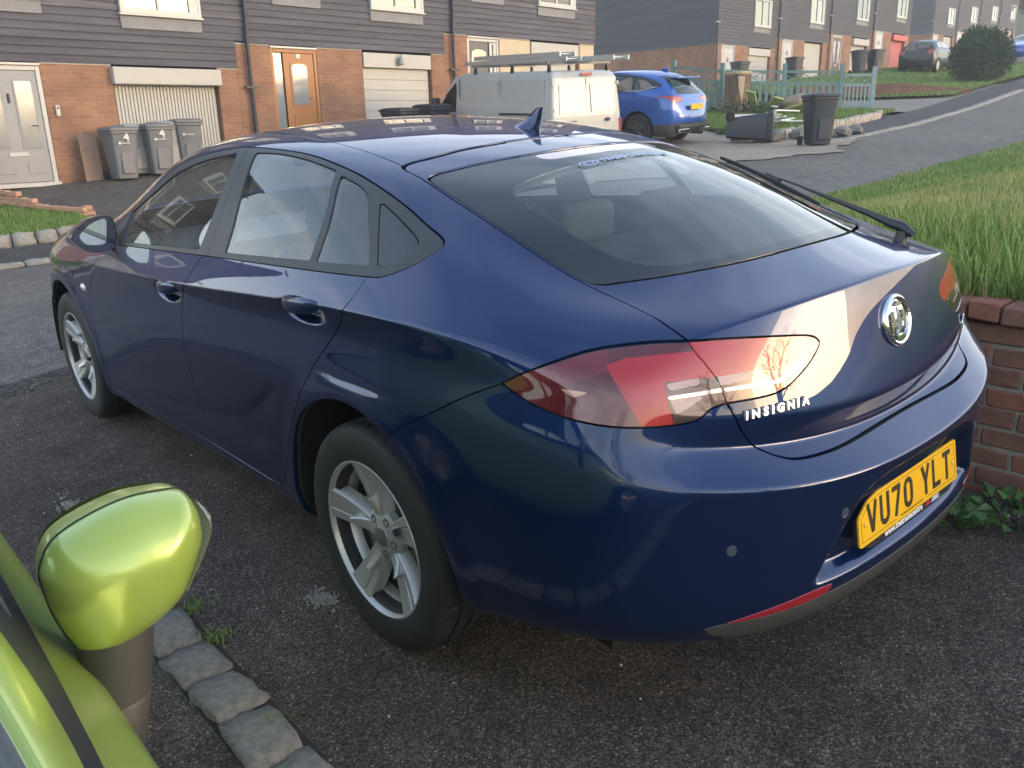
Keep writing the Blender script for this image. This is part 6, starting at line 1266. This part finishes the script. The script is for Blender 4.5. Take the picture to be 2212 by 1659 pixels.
# ================================================================== green car at the camera's elbow: faces away from the houses
M_GREEN = mat('lime_green_metallic', (.30, .40, .075), .28, metal=.25, coat=1, croughness=.12)
GST = [(3.10, .64, .55, .78, .45, .82, .84), (2.80, .765, .70, .86, .5, .90, .92), (2.35, .805, .735, .925, .6, .965, .985), (1.95, .81, .742, .95, .68, 1.02, 1.06), (1.75, .81, .744, .957, .655, 1.11, 1.16), (1.45, .81, .744, .965, .61, 1.29, 1.35), (.9, .80, .742, .98, .58, 1.42, 1.49), (.3, .805, .742, 1.0, .56, 1.41, 1.485), (-.1, .80, .735, 1.03, .55, 1.35, 1.44), (-.38, .775, .71, 1.04, .52, 1.21, 1.33), (-.56, .74, .65, .98, .48, 1.02, 1.07)]
GD = [(2.35, .938, 0), (1.95, .958), (.9, .995), (.2, 1.04), (-.15, 1.13), (.0, 1.24), (.4, 1.355), (.9, 1.385), (1.4, 1.27), (1.66, 1.08), (1.80, 1.005), (2.0, .980), (2.35, .956, 0)]; GG = [[(1.62, 1.01, 0), (.85, 1.03, 0), (.80, 1.345), (1.33, 1.24), (1.54, 1.09)], [(.75, 1.035, 0), (.1, 1.08, 0), (.1, 1.21), (.4, 1.32), (.72, 1.345, 0)]]
grn, gsh = simple_car('green_car', 'lime green small car close to the camera, its door mirror sticking out', M_GREEN, GST, HR, HFR, 2.49, .30, 1.49, (-2.635, .62, CARPL(-2.655, .62)+.03), math.pi, GD, GG, HRW, [(.4, 1.2, 0), (-.52, 1.22), (-.60, 1.5), (-.69, 1.85), (-.62, 2.05), (0, 2.15), (.4, 2.15, 0)], tail=HT, head=[(3.1, .66, 0), (2.65, .74), (2.60, .80), (3.2, .76)], levels=4, shoulder=(.995, .06))
MO = [(-1.871, .963), (-1.854, .991), (-1.817, 1.007), (-1.774, 1.015), (-1.734, 1.012), (-1.714, 1.007), (-1.703, .99), (-1.700, .971), (-1.703, .948), (-1.729, .895), (-1.759, .870), (-1.798, .854), (-1.828, .846), (-1.844, .849), (-1.855, .864), (-1.867, .904), (-1.872, .941)]
base = smooth_poly(MO, 4); c = np.array((-1.775, .935)); v = []; n = len(base); prof = [(-.925, .86), (-.920, .92), (-.935, .955)]+[(-.960-.068*math.sin(R(a_)), .972*math.cos(R(a_))**.8) for a_ in (0, 10, 20, 30, 40, 50, 60, 70, 80, 87)]; root = grn
inv = grn.matrix_world
grn_M = Matrix.Translation(grn.location) @ grn.rotation_euler.to_matrix().to_4x4(); GI = grn_M.inverted()
for yy, k in prof: v += [tuple(GI @ Vector((c[0]+(p[0]-c[0])*k, yy, c[1]+(p[1]-c[1])*k))) for p in base]
mm = MB(); mm.v = v; mm.f = [(i*n+k, i*n+(k+1) % n, (i+1)*n+(k+1) % n, (i+1)*n+k) for i in range(len(prof)-1) for k in range(n)]+[tuple(range(n)), tuple(range((len(prof)-1)*n, len(prof)*n))]; gm = mm.build('door_mirror', M_GREEN, grn, smooth=60)
gp_ = smooth_poly([(c[0]+(p[0]-c[0])*.86, c[1]+(p[1]-c[1])*.86) for p in MO], 3); mesh_obj('mirror_glass', [tuple(GI @ Vector((p[0], -.899, p[1]))) for p in gp_], [tuple(range(len(gp_)))], MATS['mirror_silver'], gm)
sv = [tuple(GI @ Vector((c[0]+(p[0]-c[0])*.9735, -.9585, c[1]+(p[1]-c[1])*.9735))) for p in base]; MB().tube(sv+sv[:1], .0014, 5, cap=False).build('housing_seam', M_RUB, gm)
# white indicator strip round the outer edge
LE = [(-1.706, .992), (-1.6995, .978), (-1.6955, .965), (-1.6965, .950), (-1.704, .934), (-1.716, .914), (-1.732, .890)]; v = []; f = []
for i, p in enumerate(LE):
    wv = .006*math.sin(math.pi*(i+.35)/(len(LE)-.3))+.0015
    for yy, o_ in ((-.985, 0), (-.972, wv), (-.950, wv), (-.938, 0)): d = (Vector(p)-Vector(c)).normalized()*o_; v.append(tuple(GI @ Vector((p[0]+d.x, yy, p[1]+d.y))))
f = [(i*4+k, i*4+k+1, i*4+5+k, i*4+4+k) for i in range(len(LE)-1) for k in range(3)]; mm = MB(); mm.v = v; mm.f = f; mm.build('indicator_strip', mat('clear_white_lens', (.72, .72, .70), .12, coat=1), gm, smooth=60)
M_STALK = mat('grey_mirror_stalk', (.05, .046, .042), .5, bump=.05, bscale=300)
def stalk(zs, nm):
    v = []; n = 20
    for z, x, y, rx, ry in zs: v += [tuple(GI @ Vector((x+rx*math.cos(2*math.pi*k/n), y+ry*math.sin(2*math.pi*k/n), z))) for k in range(n)]
    mm = MB(); mm.v = v; m_ = len(zs); mm.f = [(i*n+k, i*n+(k+1) % n, (i+1)*n+(k+1) % n, (i+1)*n+k) for i in range(m_-1) for k in range(n)]+[tuple(range(n)), tuple(range((m_-1)*n, m_*n))]; mm.build(nm, M_STALK, gm, smooth=50)
stalk([(.90, -1.808, -.965, .040, .045), (.85, -1.812, -.968, .039, .046), (.800, -1.822, -.972, .0375, .046)], 'mirror_stalk'); stalk([(.803, -1.823, -.972, .034, .043), (.796, -1.823, -.972, .0385, .047), (.75, -1.834, -.976, .037, .045), (.69, -1.85, -.98, .034, .042)], 'mirror_foot')
# ================================================================== bush, bare trees, skyline behind the camera
def bush(loc, rx, rz, n, label, col, name='round_bush'):
    b = empty(name, loc, 0, label, 'bush'); rnd = random.Random(5); mm = MB()
    for i in range(n):
        p = Vector((rnd.gauss(0, 1), rnd.gauss(0, 1), rnd.gauss(0, 1))).normalized(); r = rnd.uniform(.72, 1.04)*(1+.10*math.sin(5*p.x+2*p.z)+.09*math.sin(7*p.y+3*p.x)+.05*math.sin(17*p.x+11*p.z))*(1.1 if rnd.random() < .06 else 1); q = Vector((p.x*rx*r, p.y*rx*r, rz+p.z*rz*r)); t = (p+Vector((rnd.uniform(-1, 1), rnd.uniform(-1, 1), rnd.uniform(-1, 1)))*.9).normalized(); s_ = t.orthogonal().normalized(); s_ = Matrix.Rotation(rnd.uniform(0, 6), 3, t) @ s_; L_ = rnd.uniform(.05, .11)
        mm.add([q, q+t*L_*.5+s_*L_*.4, q+t*L_, q+t*L_*.5-s_*L_*.4], [(0, 1, 2, 3)])
    mm.build('foliage', mat('bush_leaf', col, .7, noise=.9, nscale=6, col2=(col[0]*2, col[1]*1.9, col[2]*2)), b, fix=False)
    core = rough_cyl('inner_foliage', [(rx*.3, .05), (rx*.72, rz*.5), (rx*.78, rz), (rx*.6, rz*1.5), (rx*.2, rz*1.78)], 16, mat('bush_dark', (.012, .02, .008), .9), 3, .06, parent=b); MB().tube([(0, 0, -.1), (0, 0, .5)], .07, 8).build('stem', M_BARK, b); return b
bush(gz(36.6, 13.1, .05), 1.05, 1.0, 20000, 'round clipped evergreen bush on the upper lawn in front of the hatchback', (.025, .06, .022))
def bare_tree(loc, h, seed, label, group=None):
    t = empty('bare_tree', loc, 0, label, 'tree', group); rnd = random.Random(seed); tr = MB(); tw = MB()
    def grow(p, d, L_, r, depth):
        pts = [p]; q = p; dd = d
        for i in range(4): dd = (dd+Vector((rnd.uniform(-1, 1), rnd.uniform(-1, 1), rnd.uniform(-.4, .7)))*.16).normalized(); q = q+dd*L_/4; pts.append(q)
        (tr if depth < 3 else tw).tube(pts, [r, r*.92, r*.84, r*.76, r*.66], 6 if depth < 3 else 3, cap=False)
        if depth >= 6: return
        for i in range(2 if depth > 0 and rnd.random() < .45 else 3):
            a = dd.orthogonal().normalized(); a = Matrix.Rotation(rnd.uniform(0, 6.28), 3, dd) @ a; nd = (dd*rnd.uniform(.55, 1)+a*rnd.uniform(.45, .85)+Vector((0, 0, .12))).normalized(); k = rnd.choice((2, 3, 4, 4)); grow(pts[k], nd, L_*rnd.uniform(.62, .82), r*.58, depth+1)
    grow(Vector((0, 0, -.2)), Vector((0, 0, 1)), h*.30, h*.028, 0)
    m = mat('winter_bark', (.045, .038, .032), .9); tr.build('trunk', m, t, smooth=60, fix=False); tw.build('crown', m, t, fix=False); return t
bare_tree(gz(-11.5, 24), 9.5, 2, 'bare tree beyond the left end of the terrace, mirrored in the side windows', 'bare trees')
bare_tree(gz(-19, 30), 11, 5, 'taller bare tree left of the terrace, mirrored in the side windows', 'bare trees')
bare_tree((2.5, -22, -.3), 11, 9, 'bare tree behind the photographer, mirrored in the tailgate', 'bare trees'); bare_tree((14, -30, .2), 12, 11, 'wide bare tree farther behind the photographer, mirrored in the tail lights', 'bare trees'); bare_tree((-14, -18, -.6), 9, 13, 'bare tree on the near side of the street, mirrored in the rear bumper', 'bare trees')
def leafy_tree(loc, h, rx, seed, label):
    t = empty('leafy_tree', loc, 0, label, 'tree', 'dark green trees at the top of the hill'); rnd = random.Random(seed); mm = MB(); cl = [(Vector((rnd.gauss(0, .5)*rx, rnd.gauss(0, .5)*rx, h*rnd.uniform(.35, .92))), rx*rnd.uniform(.28, .5)) for _ in range(26)]
    for i in range(7000):
        c, r = cl[rnd.randrange(26)]; p = Vector((rnd.gauss(0, 1), rnd.gauss(0, 1), rnd.gauss(0, 1))).normalized(); q = c+p*r*rnd.uniform(.6, 1.1); a = (p+Vector((rnd.uniform(-1, 1), rnd.uniform(-1, 1), rnd.uniform(-1, 1)))).normalized(); b = a.orthogonal().normalized(); L_ = rnd.uniform(.2, .45); mm.add([q, q+a*L_*.5+b*L_*.4, q+a*L_, q+a*L_*.5-b*L_*.4], [(0, 1, 2, 3)])
    mm.build('crown', mat('hill_tree_leaf', (.03, .055, .022), .8, noise=.9, nscale=1.2, col2=(.07, .11, .04)), t, fix=False); MB().tube([(0, 0, -.3), (.1, 0, h*.3), (0, .1, h*.7)], [.28, .2, .08], 8).build('trunk', M_BARK, t, smooth=50)
leafy_tree(gz(98.5, 34.3), 10.5, 3.4, 1, 'dark green tree beside the road at the top of the hill'); leafy_tree(gz(104, 37.8), 12, 4.0, 2, 'broad dark green tree behind the farthest house'); leafy_tree(gz(101.5, 32.6), 8.5, 2.8, 3, 'smaller dark green tree nearest the hilltop road edge')
def ridge(name, a0, a1, dist, hts, m):
    n = 60; v = []
    for i in range(n+1):
        a = R(a0+(a1-a0)*i/n); hh = hts(i/n); v += [(dist*math.sin(a), dist*math.cos(a), -8), (dist*.985*math.sin(a), dist*.985*math.cos(a), hh), (dist*1.12*math.sin(a), dist*1.12*math.cos(a), -8)]
    return tag(mesh_obj(name, v, [(i*3+k, i*3+k+1, i*3+k+4, i*3+k+3) for i in range(n) for k in (0, 1)], m, None, True), kind='structure')
ridge('hills', 75, 350, 320, lambda t: 9+5*math.sin(t*9)+3*math.sin(t*23+1)+1.2*math.sin(t*71), mat('far_hill', (.05, .06, .05), 1, noise=.6, nscale=.03))
ridge('wooded_hill', 58, 80, 300, lambda t: 44*math.sin(math.pi*min(1, max(0, t*1.15)))**.5+1.5*math.sin(t*90)+1.0*math.sin(t*210), mat('wooded_slope', (.028, .045, .022), 1, noise=.9, nscale=.12, col2=(.06, .085, .04)))
# ================================================================== haze volume added mostly to imitate lens veil
hz = MB().b2((-70, -60, -12), (150, 90, 24)).build('haze', None, None); tag(hz, 'thin pale evening haze hanging over the street', 'haze', kind='stuff')
hm = bpy.data.materials.new('haze_veil'); hm.use_nodes = True; t_ = hm.node_tree; t_.nodes.remove(t_.nodes['Principled BSDF']); pv = t_.nodes.new('ShaderNodeVolumePrincipled'); pv.inputs['Density'].default_value = .0022; pv.inputs['Color'].default_value = (.92, .93, .95, 1); pv.inputs['Anisotropy'].default_value = .2
t_.links.new(pv.outputs[0], t_.nodes['Material Output'].inputs['Volume']); hz.data.materials.append(hm)
